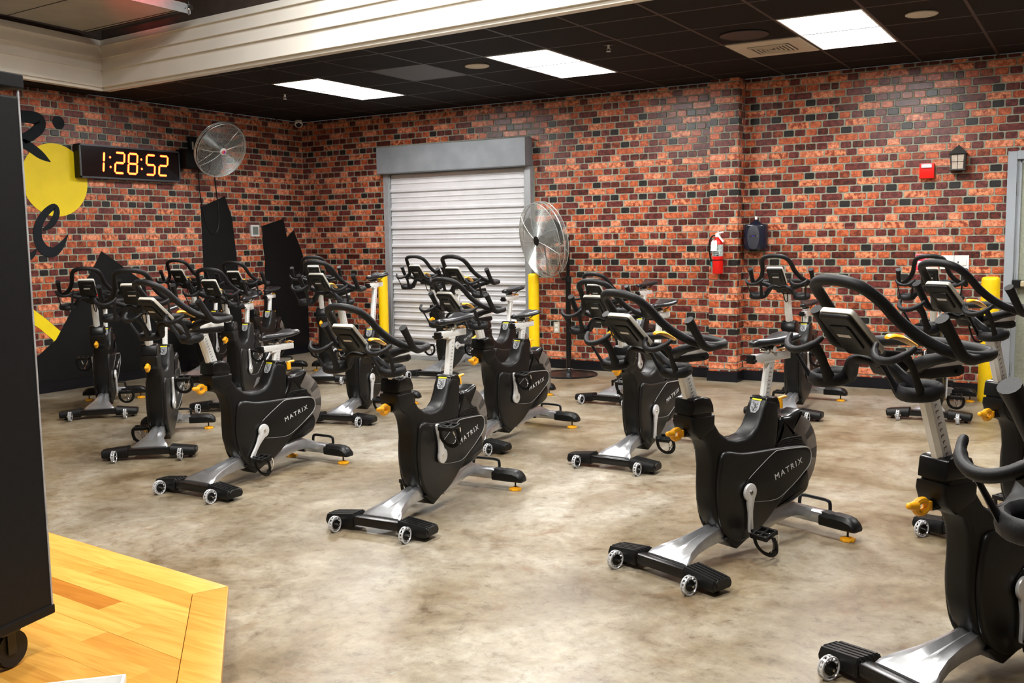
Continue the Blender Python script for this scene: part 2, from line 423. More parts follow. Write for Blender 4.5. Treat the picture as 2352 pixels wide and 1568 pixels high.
# shutter opening and hood are left free of bricks
def cut(rects):
    def fn(a, b, c, d):
        out = [(a, b, c, d)]
        for (x0, x1, z0, z1) in rects:
            nx = []
            for (u0, u1, v0, v1) in out:
                if u1 <= x0 or u0 >= x1 or v1 <= z0 or v0 >= z1: nx.append((u0, u1, v0, v1)); continue
                if u0 < x0: nx.append((u0, x0, v0, v1))
                if u1 > x1: nx.append((x1, u1, v0, v1))
                m0, m1 = max(u0, x0), min(u1, x1)
                if v0 < z0: nx.append((m0, m1, v0, z0))
                if v1 > z1: nx.append((m0, m1, z1, v1))
            out = nx
        return out
    return fn
def wall_seg(name, x0, x1):
    return plane_box(name, ((x0+x1)/2, .06, 1.43), (x1-x0, .12, 2.86), MORT)
wb = wall_seg('wall_back', 0, 5.35)
brick_wall(wb, .002, 5.345, .0, CH, .4486-.0825*PER, Matrix.Identity(4), None, skip=cut([(1.34, 3.32, 0, 2.16)]),
           hide=lambda s, z, x, y: (1.3 < s < 3.35 and z < 2.47) or z < .75)
PX0, PX1, PY = 5.345, 5.62, -.19
wp = plane_box('wall_pilaster', ((PX0+PX1)/2, PY/2+.03, 1.43), (PX1-PX0, -PY+.06, 2.86), MORT)
brick_wall(wp, PX0, PX1, .0, CH, 5.418-.165*PER, Matrix.Translation((0, PY, 0)), None)
brick_wall(wp, PY, 0, .0, CH, PY-.2, Matrix(((0, -1, 0, PX1), (1, 0, 0, 0), (0, 0, 1, 0), (0, 0, 0, 1))), None, hide=lambda *a: True)
wr = wall_seg('wall_back_right', PX1, XR)
DX0 = 7.87
brick_wall(wr, PX1, XR, .0, CH, 5.716-.0825*PER, Matrix.Identity(4), None, skip=cut([(DX0, 9.0, 0, 2.062)]), hide=lambda s, z, x, y: z < .9)
plane_box('wall_right', (XR+.06, YN/2, 2.1), (.12, -YN, 4.3), PLAIN)
plane_box('wall_near', (XR/2, YN-.06, 2.1), (XR, .12, 4.3), PLAIN)
# black vinyl baseboards
def baseboard(name, c, s):
    o = plane_box(name, c, s, BASE, bev=.0)
    return o
bh = .098
baseboard('baseboard_left', (.010, -2.9, bh/2), (.010, 5.8, bh))
baseboard('baseboard_back', (.67, -.010, bh/2), (1.32, .010, bh))
baseboard('baseboard_back', ((3.33+PX0)/2, -.010, bh/2), (PX0-3.33, .010, bh))
baseboard('baseboard_pilaster', ((PX0+PX1)/2, PY-.010, bh/2), (PX1-PX0+.026, .010, bh))
baseboard('baseboard_pilaster', (PX1+.010, PY/2-.005, bh/2), (.010, -PY, bh))
baseboard('baseboard_pilaster', (PX0-.010, PY/2-.005, bh/2), (.010, -PY, bh))
baseboard('baseboard_right', ((PX1+DX0)/2, -.010, bh/2), (DX0-PX1, .010, bh))

# ------------------------------------------------------------------ low black ceiling, its tiles and grid
GX = [1.89+.5875*k for k in range(-3, 15)]; GX = [0.02]+[g for g in GX if g > .05]+[XR]
GY = [-.02, -.44, -1.105, -1.77, -2.435, -3.02]
def sof_y(x): return -3.004-(x-.275)*.0755       # the bulkhead's lower edge
bm = bmesh.new(); slab(bm, [(-.05, .05), (XR, .05), (XR, sof_y(XR)), (.275, -3.004), (-.05, -3.004)], CH+.10, CH+.20, .001, 1, 'xy')
cl = tag(link('ceiling', bm_mesh('ceiling', bm, DARK, False)), kind='structure')
lights = [3, 7, 11]      # grid column index of the light panels (x 1.90, 4.26, 6.62)
cols = len(GX)-1
def col_of(x):
    for i in range(cols):
        if abs(GX[i]-x) < .02: return i
lc = [col_of(1.89+.5875*4*k) for k in range(4)]
vent_c = lc[2]-1
worn = {(lc[0]+2, 3)}
for i in range(cols):
    for j in range(len(GY)):
        y1 = GY[j]; y0 = GY[j+1] if j+1 < len(GY) else None
        x0, x1 = GX[i], GX[i+1]
        if j in (2, 3) and i in lc: continue
        if (i, j) == (vent_c, 2): continue
        bm = bmesh.new()
        g = .010
        ya0 = y0 if y0 is not None else sof_y(x0)+.0; ya1 = y0 if y0 is not None else sof_y(x1)+.0
        if min(y1-ya0, y1-ya1) < .03: bm.free(); continue
        P = [(x0+g, ya0+g), (x1-g, ya1+g), (x1-g, y1-g), (x0+g, y1-g)]
        slab(bm, P, CH+.001, CH+.018, .003, 1, 'xy')
        link('ceiling_tile', bm_mesh('ceiling_tile', bm, TILE2 if (i, j) in worn else TILE, False), cl)
bm = bmesh.new()
for x in GX[1:-1]: box(bm, (x, (-.02+sof_y(x))/2, CH+.004), (.022, abs(sof_y(x)), .006))
for y in GY[1:]: box(bm, (XR/2, y, CH+.0036), (XR, .022, .006))
tag(link('ceiling_grid', bm_mesh('ceiling_grid', bm, GRID, False), cl))
# strip of low ceiling along the left wall
plane_box('ceiling_strip', (.15, (YN-3.0)/2, CH+.05), (.3, -YN-3.0, .1), DARK)

# ------------------------------------------------------------------ raised ceiling over the stage side and its clapboard bulkhead
SID = mat('cream_siding', (.86, .83, .76), .38, noise=(3, .04, 2), bump=(60, .04))
RC = plane_box('ceiling_raised', ((XR)/2, (YN-2.9)/2, HZ+.06), (XR, -YN-2.9, .1), DARK)
def bulkhead(name, a, b, mitre_end, off=.055):
    a = Vector(a); b = Vector(b); d = (b-a).normalized(); n = Vector((d.y, -d.x))     # towards the stage side
    if n.dot(Vector((6, -7))-a) < 0: n = -n
    root = bpy.data.objects.new(name, None); C.objects.link(root); root['kind'] = 'structure'
    L = (b-a).length
    def slabq(nm, o0, o1, z0, z1, m, tilt=0.):
        bm = bmesh.new(); V = []
        for z, oo in ((z0, o0), (z1, o1)):
            for t, k in ((a, -1), (b, 1)):
                ext = oo*mitre_end[0] if k < 0 else oo*mitre_end[1]
                for q in (0, 1):
                    p = t+d*(-ext if k < 0 else ext)*-1+n*(oo if q else -.02)
                    V.append(bm.verts.new((p.x, p.y, z)))
        for f in ((0, 1, 3, 2), (4, 6, 7, 5), (0, 4, 5, 1), (2, 3, 7, 6), (1, 5, 7, 3), (0, 2, 6, 4)): bm.faces.new([V[i] for i in f])
        return link(nm, bm_mesh(nm, bm, m, False), root)
    slabq('soffit_trim', off, off, CH, CH+.028, SID)
    z = CH+.028
    for k, hh in enumerate((.155, .112, .112, .062)):
        slabq('siding_board', off+.030, off+.004, z, z+hh, SID)
        z += hh
    slabq('upper_wall', -.001, -.001, z, HZ+.01, PLAIN)
    return root, z
E0 = (.275, -3.004)
bulkhead('trim_1', E0, (XR, sof_y(XR)), (1, 0))
bulkhead('trim_2', E0, (.275+.0997*8.6, -3.004-8.6), (1, 0))
# ------------------------------------------------------------------ light panels
DIF = mat('light_diffuser', (1, 1, 1), .5, emit=(1., .985, .96), es=LAMP, noise=(5, .01, 1))
FRM = mat('light_frame', (.86, .86, .86), .5, metal=0., noise=(20, .05, 1))
names = ['bright ceiling light panel above the left yellow bollard', 'bright ceiling light panel above the roller shutter and pedestal fan',
         'bright ceiling light panel beside the square air diffuser', 'bright ceiling light panel over the door']
for n_, i in enumerate(lc):
    x0 = GX[i]; t = thing('ceiling_light', names[n_], 'ceiling light', (x0+.295, -1.77, CH), 0, 'fluorescent panels in the black ceiling')
    bm = bmesh.new()
    for s in (-1, 1): box(bm, (s*.2765, 0, .040), (.012, 1.30, .084)); box(bm, (0, s*.640, .040), (.545, .012, .084))
    link('frame', bm_mesh('frame', bm, FRM, False), t)
    bm = bmesh.new(); box(bm, (0, 0, .079), (.545, 1.27, .004)); link('diffuser', bm_mesh('diffuser', bm, DIF, False), t)
for i, (lx, ly) in enumerate(hall_lamps):
    t = thing('ceiling_light', ('ceiling light fitting on the raised ceiling, nearest the bulkhead corner', 'ceiling light fitting on the raised ceiling, nearest the door end of the bulkhead', 'ceiling light fitting on the raised ceiling, above the camera side', 'ceiling light fitting on the raised ceiling, above the wooden stage')[i], 'ceiling light', (lx, ly, HZ), 0, 'light fittings of the raised ceiling')
    bm = bmesh.new()
    for s in (-1, 1): box(bm, (s*.30, 0, -.03), (.02, 1.24, .06)); box(bm, (0, s*.61, -.03), (.58, .02, .06))
    link('frame', bm_mesh('frame', bm, FRM, False), t)
# ------------------------------------------------------------------ air diffuser
VNT = mat('beige_vent_metal', (.62, .55, .44), .45, noise=(30, .05, 2))
t = thing('air_diffuser', 'square beige air diffuser with angled louvres left of the right light panel', 'air vent', (GX[vent_c]+.295, -1.437, CH))
bm = bmesh.new(); s_ = .285
slab(bm, [(-s_, -s_-.02), (s_, -s_-.02), (s_, s_+.02), (-s_, s_+.02)], -.006, .012, .003, 1, 'xy'); link('face_plate', bm_mesh('face_plate', bm, VNT, False), t)
bm = bmesh.new(); box(bm, (-.0, .0, -.0075), (.32, .30, .004)); link('opening', bm_mesh('opening', bm, DARK, False), t)
for k in range(5):
    bm = bmesh.new(); a_ = .150-k*.030
    q = Matrix.Rotation(0, 4, 'Z')
    box(bm, (-.010-k*.004, -a_+.006, -.012), (2*a_, .014, .008)); box(bm, (-a_, 0, -.012), (.014, 2*a_, .008)); box(bm, (a_, 0, -.012), (.014, 2*a_, .008)); box(bm, (0, a_, -.012), (2*a_, .014, .008))
    link('louvre', bm_mesh('louvre', bm, VNT, False), t)
# round ceiling speakers, round dark diffuser, sprinklers
def round_speaker(x, y, label, r=.098, m=None, nm='ceiling_speaker', cat_='speaker', ringm=None):
    t = thing(nm, label, cat_, (x, y, CH))
    bm = bmesh.new(); cyl(bm, (0, 0, -.008), (0, 0, .002), r, seg=40); link('grille', bm_mesh('grille', bm, m, True), t)
    bm = bmesh.new(); torus(bm, (0, 0, -.006), r, .006, seg=40, ms=6); link('rim', bm_mesh('rim', bm, ringm or m, True), t)
GRL = mat('cream_grille', (.58, .52, .43), .6, noise=(200, .1, 2))
round_speaker(3.99, -2.135, 'round cream ceiling speaker between the two left light panels', m=GRL)
round_speaker(7.475, -2.055, 'round cream ceiling speaker right of the right light panel', m=GRL)
round_speaker(6.27, -2.07, 'round black ceiling diffuser just above the square beige vent', .17, mat('black_grille', (.03, .025, .022), .5, noise=(80, .2, 2)), 'round_diffuser', 'air vent')
for (x, y, lb) in ((5.296, -2.31, 'small sprinkler head in ceiling between middle and right light panels'), (1.579, -1.918, 'small sprinkler head in ceiling beside the left light panel')):
    t = thing('sprinkler', lb, 'sprinkler', (x, y, CH))
    bm = bmesh.new(); cyl(bm, (0, 0, -.006), (0, 0, 0), .035); link('escutcheon', bm_mesh('escutcheon', bm, GRID), t)
    bm = bmesh.new(); cyl(bm, (0, 0, -.03), (0, 0, -.005), .008); 
    for s in (-1, 1): tube(bm, [(s*.008, 0, -.028), (s*.016, 0, -.04), (0, 0, -.052)], .0025, 6)
    cyl(bm, (0, 0, -.055), (0, 0, -.052), .018, seg=12); link('head', bm_mesh('head', bm, FRM), t)
# dome camera in the corner
t = thing('dome_camera', 'small white dome security camera in the ceiling corner', 'security camera', (.16, -.22, CH))
bm = bmesh.new(); cyl(bm, (0, 0, -.045), (0, 0, 0), .046, .040); link('housing', bm_mesh('housing', bm, WHT), t)
bm = bmesh.new(); sph(bm, (.008, -.008, -.046), .036); link('dome', bm_mesh('dome', bm, GLS), t)
bm = bmesh.new(); torus(bm, (.008, -.008, -.048), .040, .009, (.5, -.5, -.75), 24, 8); link('collar', bm_mesh('collar', bm, WHT), t)

# ------------------------------------------------------------------ hanging panel with red glow
t = thing('ceiling_panel', 'pale grey panel hung under the raised ceiling, lit red, with clear edge strip', 'ceiling panel', (1.15, -3.9, 3.35))
PAN = mat('grey_panel', (.40, .38, .33), .5, noise=(4, .1, 3))
P0 = onz_ = None
bm = bmesh.new()
A_ = Vector((.47, -3.30)); Bv = Vector((1.92, -3.40)); n_ = Vector((-.02, -1)).normalized()
def quadslab(bm, pts, z0, z1, b=.004): slab(bm, pts, z0, z1, b, 1, 'xy')
pp = [(A_.x, A_.y), (Bv.x, Bv.y), (Bv.x+.05, Bv.y-2.2), (A_.x+.14, A_.y-2.2)]
quadslab(bm, [(x-1.15, y+3.9) for x, y in pp], .0, .05); link('panel', bm_mesh('panel', bm, PAN, False), t)
for k_ in range(2):
    bm = bmesh.new(); yy = .60-.75*(k_)-.55; tube(bm, [(-.66, yy+.5, -.001), (.80, yy+.42, -.001)], .004, 4); link('seam', bm_mesh('seam', bm, GRID), t)
ACR = mat('clear_acrylic', (.75, .78, .82), .12, trans=.6, noise=(20, .05, 1))
bm = bmesh.new(); box(bm, (.785, -.42, .0), (.012, 1.9, .075)); link('edge_strip', bm_mesh('edge_strip', bm, ACR, False), t)
bm = bmesh.new(); box(bm, (.05, .575, .012), (1.46, .03, .03)); o = link('edge_rail', bm_mesh('edge_rail', bm, GRID, False), t); o.rotation_euler = (0, 0, -.069)
bm = bmesh.new(); cyl(bm, (.80, .50, -.05), (.80, .50, .06), .006, seg=8); sph(bm, (.80, .50, 0), .014); link('hanging_bolt', bm_mesh('hanging_bolt', bm, CHR), t)
for x, y in ((-.5, .3), (.6, .3), (-.5, -1.4), (.6, -1.4)):
    bm = bmesh.new(); cyl(bm, (x, y, .05), (x, y, HZ-3.35), .003, seg=6); link('suspension_wire', bm_mesh('suspension_wire', bm, GRID), t)
# added fitting, out of view, to house the stand-in red spot
t = thing('added_red_fitting', 'added stand-in lamp, out of view, casting red on the hanging panel', 'added lamp', (4.26, -6.055, 2.703))
bm = bmesh.new(); cyl(bm, (-.052, .048, .014), (.045, -.04, -.012), .045, .035); link('housing', bm_mesh('housing', bm, BLK), t)
bm = bmesh.new(); cyl(bm, (.02, 0, 0), (.02, 0, HZ-2.70), .008); link('arm', bm_mesh('arm', bm, BLK), t)
# ------------------------------------------------------------------ roller shutter
SHG = mat('grey_painted_steel', (.235, .25, .27), .45, metal=.2, noise=(5, .12, 4))
SHR_ = mat('guide_rail_steel', (.40, .42, .44), .4, metal=.4, noise=(12, .1, 3))
SLT = mat('galvanised_slats', (.74, .74, .76), .36, metal=.25, noise=(7, .05, 4))
t = thing('roller_shutter', 'closed silver roller shutter with grey hood box and side rails', 'roller shutter', (2.33, 0, 0))
bm = bmesh.new(); slab(bm, [(-1.035, -.16), (.965, -.16), (.965, .0), (-1.035, .0)], 2.165, 2.470, .008, 1, 'xy'); link('hood_box', bm_mesh('hood_box', bm, SHG, False), t)
for x, nm in ((-.985, 'l'), (.940, 'r')):
    bm = bmesh.new(); box(bm, (x, -.035, 1.083), (.070, .07, 2.165), .004); box(bm, (x+(.042 if nm == 'l' else -.042), -.05, 1.083), (.018, .012, 2.165)); link('guide_rail', bm_mesh('guide_rail', bm, SHR_, False), t)
# curtain: corrugated slats
z = .035; k = 0
while z < 2.16:
    hh = min(.2125, 2.165-z)
    bm = bmesh.new()
    prof = [(-.012, 0), (-.044, .010), (-.044, .030), (-.018, .046), (-.018, .093), (-.030, .099), (-.030, .105), (-.018, .111), (-.018, .148), (-.030, .154), (-.030, .160), (-.018, .166), (-.018, .200), (-.012, .2125)]
    V0 = [bm.verts.new((-.945, p, z+q)) for p, q in prof if q <= hh+1e-6]; V1 = [bm.verts.new((.905, p, z+q)) for p, q in prof if q <= hh+1e-6]
    for i in range(len(V0)-1): bm.faces.new((V0[i], V0[i+1], V1[i+1], V1[i]))
    o = link('slat', bm_mesh('slat', bm, SLT, False), t)
    z += .2125
bm = bmesh.new(); box(bm, (-.02, -.03, .02), (1.86, .035, .04), .004); link('bottom_bar', bm_mesh('bottom_bar', bm, SHR_, False), t)

# ------------------------------------------------------------------ door
DGR = mat('door_grey', (.30, .325, .35), .5, noise=(6, .05, 3)); DFR = mat('door_frame_grey', (.33, .36, .39), .45, noise=(6, .05, 3))
t = bpy.data.objects.new('door_1', None); C.objects.link(t); t.location = (DX0, 0, 0); t['kind'] = 'structure'
bm = bmesh.new()
box(bm, (.035, -.018, 1.03), (.07, .055, 2.06), .004); box(bm, (1.06, -.018, 1.03), (.07, .055, 2.06), .004); box(bm, (.5475, -.018, 2.028), (.955, .055, .07), .004)
link('frame', bm_mesh('frame', bm, DFR, False), t)
bm = bmesh.new(); box(bm, (.088, -.0, 1.0), (.035, .03, 1.99)); box(bm, (.5475, .0, 1.98), (.9, .03, .03)); link('stop', bm_mesh('stop', bm, DFR, False), t)
bm = bmesh.new(); box(bm, (.5475, .012, .995), (.90, .02, 1.97)); link('leaf', bm_mesh('leaf', bm, DGR, False), t)
bm = bmesh.new(); box(bm, (.10, -.035, .965), (.07, .05, .065), .008); box(bm, (.98, -.035, .965), (.07, .05, .065), .008); link('bar_housing', bm_mesh('bar_housing', bm, BLK, False), t)
BRS = mat('brass_bar', (.62, .52, .34), .4, metal=.5, noise=(12, .1, 2))
bm = bmesh.new(); box(bm, (.54, -.055, .965), (.82, .035, .045), .006); link('push_bar', bm_mesh('push_bar', bm, BRS, False), t)
for z_ in (.25, 1.0, 1.75):
    bm = bmesh.new(); cyl(bm, (.078, -.02, z_-.05), (.078, -.02, z_+.05), .008, seg=8); link('hinge', bm_mesh('hinge', bm, SHR_), t)

# ------------------------------------------------------------------ bollards
BOL = mat('yellow_bollard_sleeve', (.90, .58, .004), .42, noise=(14, .05, 3))
bm = bmesh.new()
S = []
for z_, r in [(0, .058), (1.0, .058), (1.018, .056), (1.028, .050), (1.033, .035), (1.034, .001)]:
    S.append([(r*math.cos(2*PI*k/32), r*math.sin(2*PI*k/32), z_) for k in range(32)])
loft(bm, S); bol = bm_mesh('bollard', bm, BOL, True, 60)
def bollard(x, y, s, lb):
    o = link('bollard', bol, None, (x, y, 0)); o.scale = (s, s, 1); tag(o, lb, 'bollard', 'yellow bollards guarding the shutter and door')
bollard(1.49, -.35, .95, 'yellow bollard at left of roller shutter, beside a raised bike saddle')
bollard(3.49, -.35, .98, 'yellow bollard at right of roller shutter, below the pedestal fan')
bollard(7.80, -.315, 1.22, 'yellow bollard at the right wall before the grey door')

# ------------------------------------------------------------------ fans
WIRE = mat('fan_wire', (.52, .54, .52), .3, metal=.6, noise=(30, .1, 2)); BLD = mat('fan_blade', (.13, .135, .13), .4, metal=.3, noise=(10, .1, 2))
def fan_head(t, R, depth, M4, rings=24):
    """cage facing +z of M4"""
    bm = bmesh.new()
    torus(bm, (0, 0, 0), R, .0060, seg=56, ms=8); torus(bm, (0, 0, depth*.30), R*.985, .0035, seg=56, ms=6); torus(bm, (0, 0, -depth*.30), R*.985, .0035, seg=56, ms=6)
    xf(bm, bm.verts[:], M4); link('cage_rim', bm_mesh('cage_rim', bm, WIRE), t)
    for sgn, nm in ((1, 'front_grille'), (-1, 'rear_grille')):
        bm = bmesh.new()
        for k in range(rings if sgn > 0 else rings//2):
            r = R*(.13+.86*(k+.5)/(rings if sgn > 0 else rings//2)); z_ = sgn*depth*(.5-.22*(r/R)**3)
            torus(bm, (0, 0, z_), r, .0014, seg=40, ms=4)
        for k in range(9):
            a = 2*PI*k/9+.3
            tube(bm, [(R*f*math.cos(a+.22*(1-f)), R*f*math.sin(a+.22*(1-f)), sgn*depth*(.5-.22*f**3)+.002*sgn) for f in (.12, .4, .7, 1.)], .0024, 5)
        xf(bm, bm.verts[:], M4); link(nm, bm_mesh(nm, bm, WIRE), t)
    bm = bmesh.new(); cyl(bm, (0, 0, depth*.5-.003), (0, 0, depth*.5+.005), R*.125, seg=28); xf(bm, bm.verts[:], M4); link('badge_plate', bm_mesh('badge_plate', bm, WHT if R < .32 else BLK), t)
    for k in range(3):
        bm = bmesh.new(); a = 2*PI*k/3+.5; S = []
        for f, wd, tw in [(.12, .05, .9), (.3, .10, .7), (.6, .15, .5), (.85, .14, .38), (.93, .08, .35)]:
            r = R*f; wv = wd*R/.38/2
            e1 = Vector((-math.sin(a), math.cos(a), 0))*math.cos(tw)+Vector((0, 0, 1))*math.sin(tw); c0 = Vector((r*math.cos(a), r*math.sin(a), 0))
            nn_ = e1.cross(Vector((math.cos(a), math.sin(a), 0)))*.0015
            S.append([c0-e1*wv+nn_, c0+e1*wv+nn_, c0+e1*wv-nn_, c0-e1*wv-nn_])
        loft(bm, S); xf(bm, bm.verts[:], M4); link('blade', bm_mesh('blade', bm, BLD), t)
    bm = bmesh.new(); cyl(bm, (0, 0, -.03), (0, 0, .03), R*.12); xf(bm, bm.verts[:], M4); link('hub', bm_mesh('hub', bm, BLD), t)
    bm = bmesh.new(); cyl(bm, (0, 0, -depth*.45-.13), (0, 0, -depth*.3), .070, seg=20); sph(bm, (0, 0, -depth*.45-.13), .070, (1, 1, .5)); cyl(bm, (0, 0, -depth*.3), (0, 0, -.02), .03)
    xf(bm, bm.verts[:], M4); link('motor', bm_mesh('motor', bm, BLK), t)
def face(c, nrm, up=(0, 0, 1)):
    n = Vector(nrm).normalized(); x = Vector(up).cross(n).normalized(); y = n.cross(x)
    return Matrix(((x.x, y.x, n.x, c[0]), (x.y, y.y, n.y, c[1]), (x.z, y.z, n.z, c[2]), (0, 0, 0, 1)))
# wall fan
cF = Vector((.42, -1.715, 2.39))
V_ = (CAM-cF).normalized(); Rr = R3; Ud = U3
nrm = V_*math.cos(math.radians(50))+(Rr*.84-Ud*.54).normalized()*math.sin(math.radians(50))
t = thing('wall_fan', 'round wire-caged wall fan tilted down beside the red digital clock', 'fan', (0, -1.72, 2.40))
M4 = Matrix.Translation((0, 1.72, -2.40)) @ face(cF, nrm)
fan_head(t, .300, .10, M4, 32)
q = M4 @ Vector((0, 0, -.17))
bm = bmesh.new(); tube(bm, [q, (q.x-.02, q.y, q.z), (.06, q.y-.04, .02)], .018, 8); box(bm, (.02, q.y-.05, .04), (.04, .10, .22), .01); link('wall_bracket', bm_mesh('wall_bracket', bm, BLK), t)
bm = bmesh.new(); box(bm, (.085, q.y-.10, .02), (.012, .012, .14)); box(bm, (.085, q.y-.07, -.05), (.012, .07, .012)); box(bm, (.085, q.y-.05, .0), (.012, .03, .012)); link('steel_bracket', bm_mesh('steel_bracket', bm, VNT), t)
bm = bmesh.new(); qq = M4 @ Vector((0, 0, .074)); 
cyl(bm, (0, 0, .071), (0, 0, .0725), .020, seg=20); xf(bm, bm.verts[:], M4); link('badge', bm_mesh('badge', bm, RED), t)
BLU = mat('badge_blue', (.02, .04, .5), .4, noise=(20, .05, 1))
bm = bmesh.new(); box(bm, (.004, .0, .0735), (.010, .026, .001), 0, None); xf(bm, bm.verts[:], M4); link('badge_mark', bm_mesh('badge_mark', bm, BLU, False), t)
bm = bmesh.new()
for y0, dz in ((.30, 0), (.42, .02)):
    pass
tube(bm, catmull([(.02, q.y+.02, -.10), (.02, q.y+.02, -.40), (.012, q.y+.06, -.62), (.010, q.y+.10, -.80), (.010, q.y+.17, -.90), (.010, q.y+.26, -.86), (.010, q.y+.29, -.70), (.012, q.y+.27, -.45), (.02, q.y+.24, -.20)], 6), .0055, 6)
link('power_cable', bm_mesh('power_cable', bm, BLK), t)
# black box shelf under the wall fan
t = thing('wall_box', 'plain black box mounted on brick wall between clock and wall fan', 'box', (0, -1.71, 2.30))
bm = bmesh.new(); box(bm, (.08, 0, 0), (.16, .50, .20), .008); link('case', bm_mesh('case', bm, DARK), t)
# pedestal fan
t = thing('pedestal_fan', 'tall black pedestal fan with large wire cage turned toward the shutter', 'fan', (3.94, -.43, 0), 0)
bm = bmesh.new(); S = []
for z_, r in [(0, .295), (.010, .295), (.018, .285), (.030, .10), (.045, .045), (.06, .030)]: S.append([(r*math.cos(2*PI*k/48), r*math.sin(2*PI*k/48), z_) for k in range(48)])
loft(bm, S); link('base', bm_mesh('base', bm, GLS, True, 30), t)
bm = bmesh.new(); cyl(bm, (0, 0, .03), (0, 0, 1.00), .027); cyl(bm, (0, 0, .95), (0, 0, 1.40), .019); link('pole', bm_mesh('pole', bm, GLS), t)
bm = bmesh.new(); torus(bm, (0, 0, .065), .032, .006); link('base_collar', bm_mesh('base_collar', bm, CHR), t)
bm = bmesh.new(); cyl(bm, (0, 0, .955), (0, 0, 1.01), .034); cyl(bm, (-.05, 0, .99), (-.02, 0, .99), .008); sph(bm, (-.055, 0, .985), .016); link('height_clamp', bm_mesh('height_clamp', bm, BLK), t)
cP = Vector((3.68, -.47, 1.385)); V_ = (CAM-cP).normalized()
nrm = V_*math.cos(math.radians(61))+(-Rr*.975-Ud*.22).normalized()*math.sin(math.radians(61))
M4 = Matrix.Translation((-3.94, .43, 0)) @ face(cP, nrm)
fan_head(t, .385, .17, M4, 40)
q = M4 @ Vector((0, 0, -.22))
bm = bmesh.new(); tube(bm, [(0, 0, 1.38), (q.x*.5, q.y*.5, 1.41), tuple(q)], .024, 10); cyl(bm, (q.x, q.y, q.z-.07), (q.x, q.y, q.z+.10), .018); sph(bm, (q.x, q.y, q.z+.10), .026); sph(bm, (q.x, q.y, q.z-.08), .022); link('yoke', bm_mesh('yoke', bm, BLK), t)
bm = bmesh.new(); tube(bm, catmull([(q.x, q.y-.02, q.z-.08), (q.x-.06, q.y, 1.20), (-.10, 0, 1.05), (-.07, 0, .98), (-.04, -.02, .99)], 5), .005, 6); link('power_cable', bm_mesh('power_cable', bm, BLK), t)

# ------------------------------------------------------------------ digital clock
t = thing('digital_clock', 'long black wall clock with red digits reading 1:28:52', 'clock', (0, -2.59, 2.21))
LED = mat('led_amber', (1, .45, .03), .5, emit=(1, .30, .02), es=3.2, noise=(5, .01, 1)); LEDR = mat('led_halo', (.9, .02, .02), .5, emit=(1, .01, .03), es=.9, noise=(5, .01, 1))
OFF = mat('unlit_segment', (.020, .008, .008), .4, noise=(5, .1, 1))
bm = bmesh.new(); box(bm, (.045, 0, 0), (.09, 1.20, .325), .006); link('case', bm_mesh('case', bm, BLK, False), t)
bm = bmesh.new(); 
for s in (-1, 1): box(bm, (.0935, 0, s*.155), (.009, 1.20, .016)); box(bm, (.0935, s*.592, 0), (.009, .016, .325))
link('bezel', bm_mesh('bezel', bm, mat('clock_bezel', (.05, .055, .065), .35, noise=(10, .1, 1)), False), t)
bm = bmesh.new(); box(bm, (.0915, 0, 0), (.003, 1.17, .30)); link('glass', bm_mesh('glass', bm, mat('clock_glass', (.006, .002, .002), .15, noise=(10, .1, 1)), False), t)
SEG = {'1': 'bc', '2': 'abged', '8': 'abcdefg', '5': 'afgcd'}
def digit(ch, yc, hw=.052, hh=.100):
    sl = .010
    P = dict(a=((-hw, hh), (hw, hh)), d=((-hw, -hh), (hw, -hh)), g=((-hw, 0), (hw, 0)), f=((-hw, 0), (-hw, hh)), b=((hw, 0), (hw, hh)), e=((-hw, -hh), (-hw, 0)), c=((hw, -hh), (hw, 0)))
    for nm, ((y0, z0), (y1, z1)) in P.items():
        on = nm in SEG[ch]
        if not on: continue
        for r_, mm, xx, nn in ((.0125, LEDR, .0935, 'segment_glow'), (.0075, LED, .0955, 'segment')):
            bm = bmesh.new(); e_ = .012
            a_ = Vector((0, y0, z0)); b_ = Vector((0, y1, z1)); d_ = (b_-a_).normalized(); a_ += d_*e_; b_ -= d_*e_
            a_.y += sl*a_.z/hh; b_.y += sl*b_.z/hh
            pr = Vector((0, -d_.z, d_.y))
            V = [a_-d_*r_*.8, a_+pr*r_, b_+pr*r_, b_+d_*r_*.8, b_-pr*r_, a_-pr*r_]
            V = [(v.y, v.z) for v in V]
            slab(bm, V, 0, .0012, .0002, 1, 'yz')
            o = link(nn, bm_mesh(nn, bm, mm, False), t, (xx, yc, 0))
for ch, y_ in (('1', -.385), ('2', -.149), ('8', .006), ('5', .224), ('2', .384)): digit(ch, y_)
for y_ in (-.258, .112):
    for z_ in (.050, -.045):
        bm = bmesh.new(); cyl(bm, (.093, y_, z_), (.0945, y_, z_), .013, seg=14); link('segment_glow', bm_mesh('segment_glow', bm, LEDR), t)
        bm = bmesh.new(); cyl(bm, (.0945, y_, z_), (.0960, y_, z_), .0085, seg=14); link('colon_dot', bm_mesh('colon_dot', bm, LED), t)

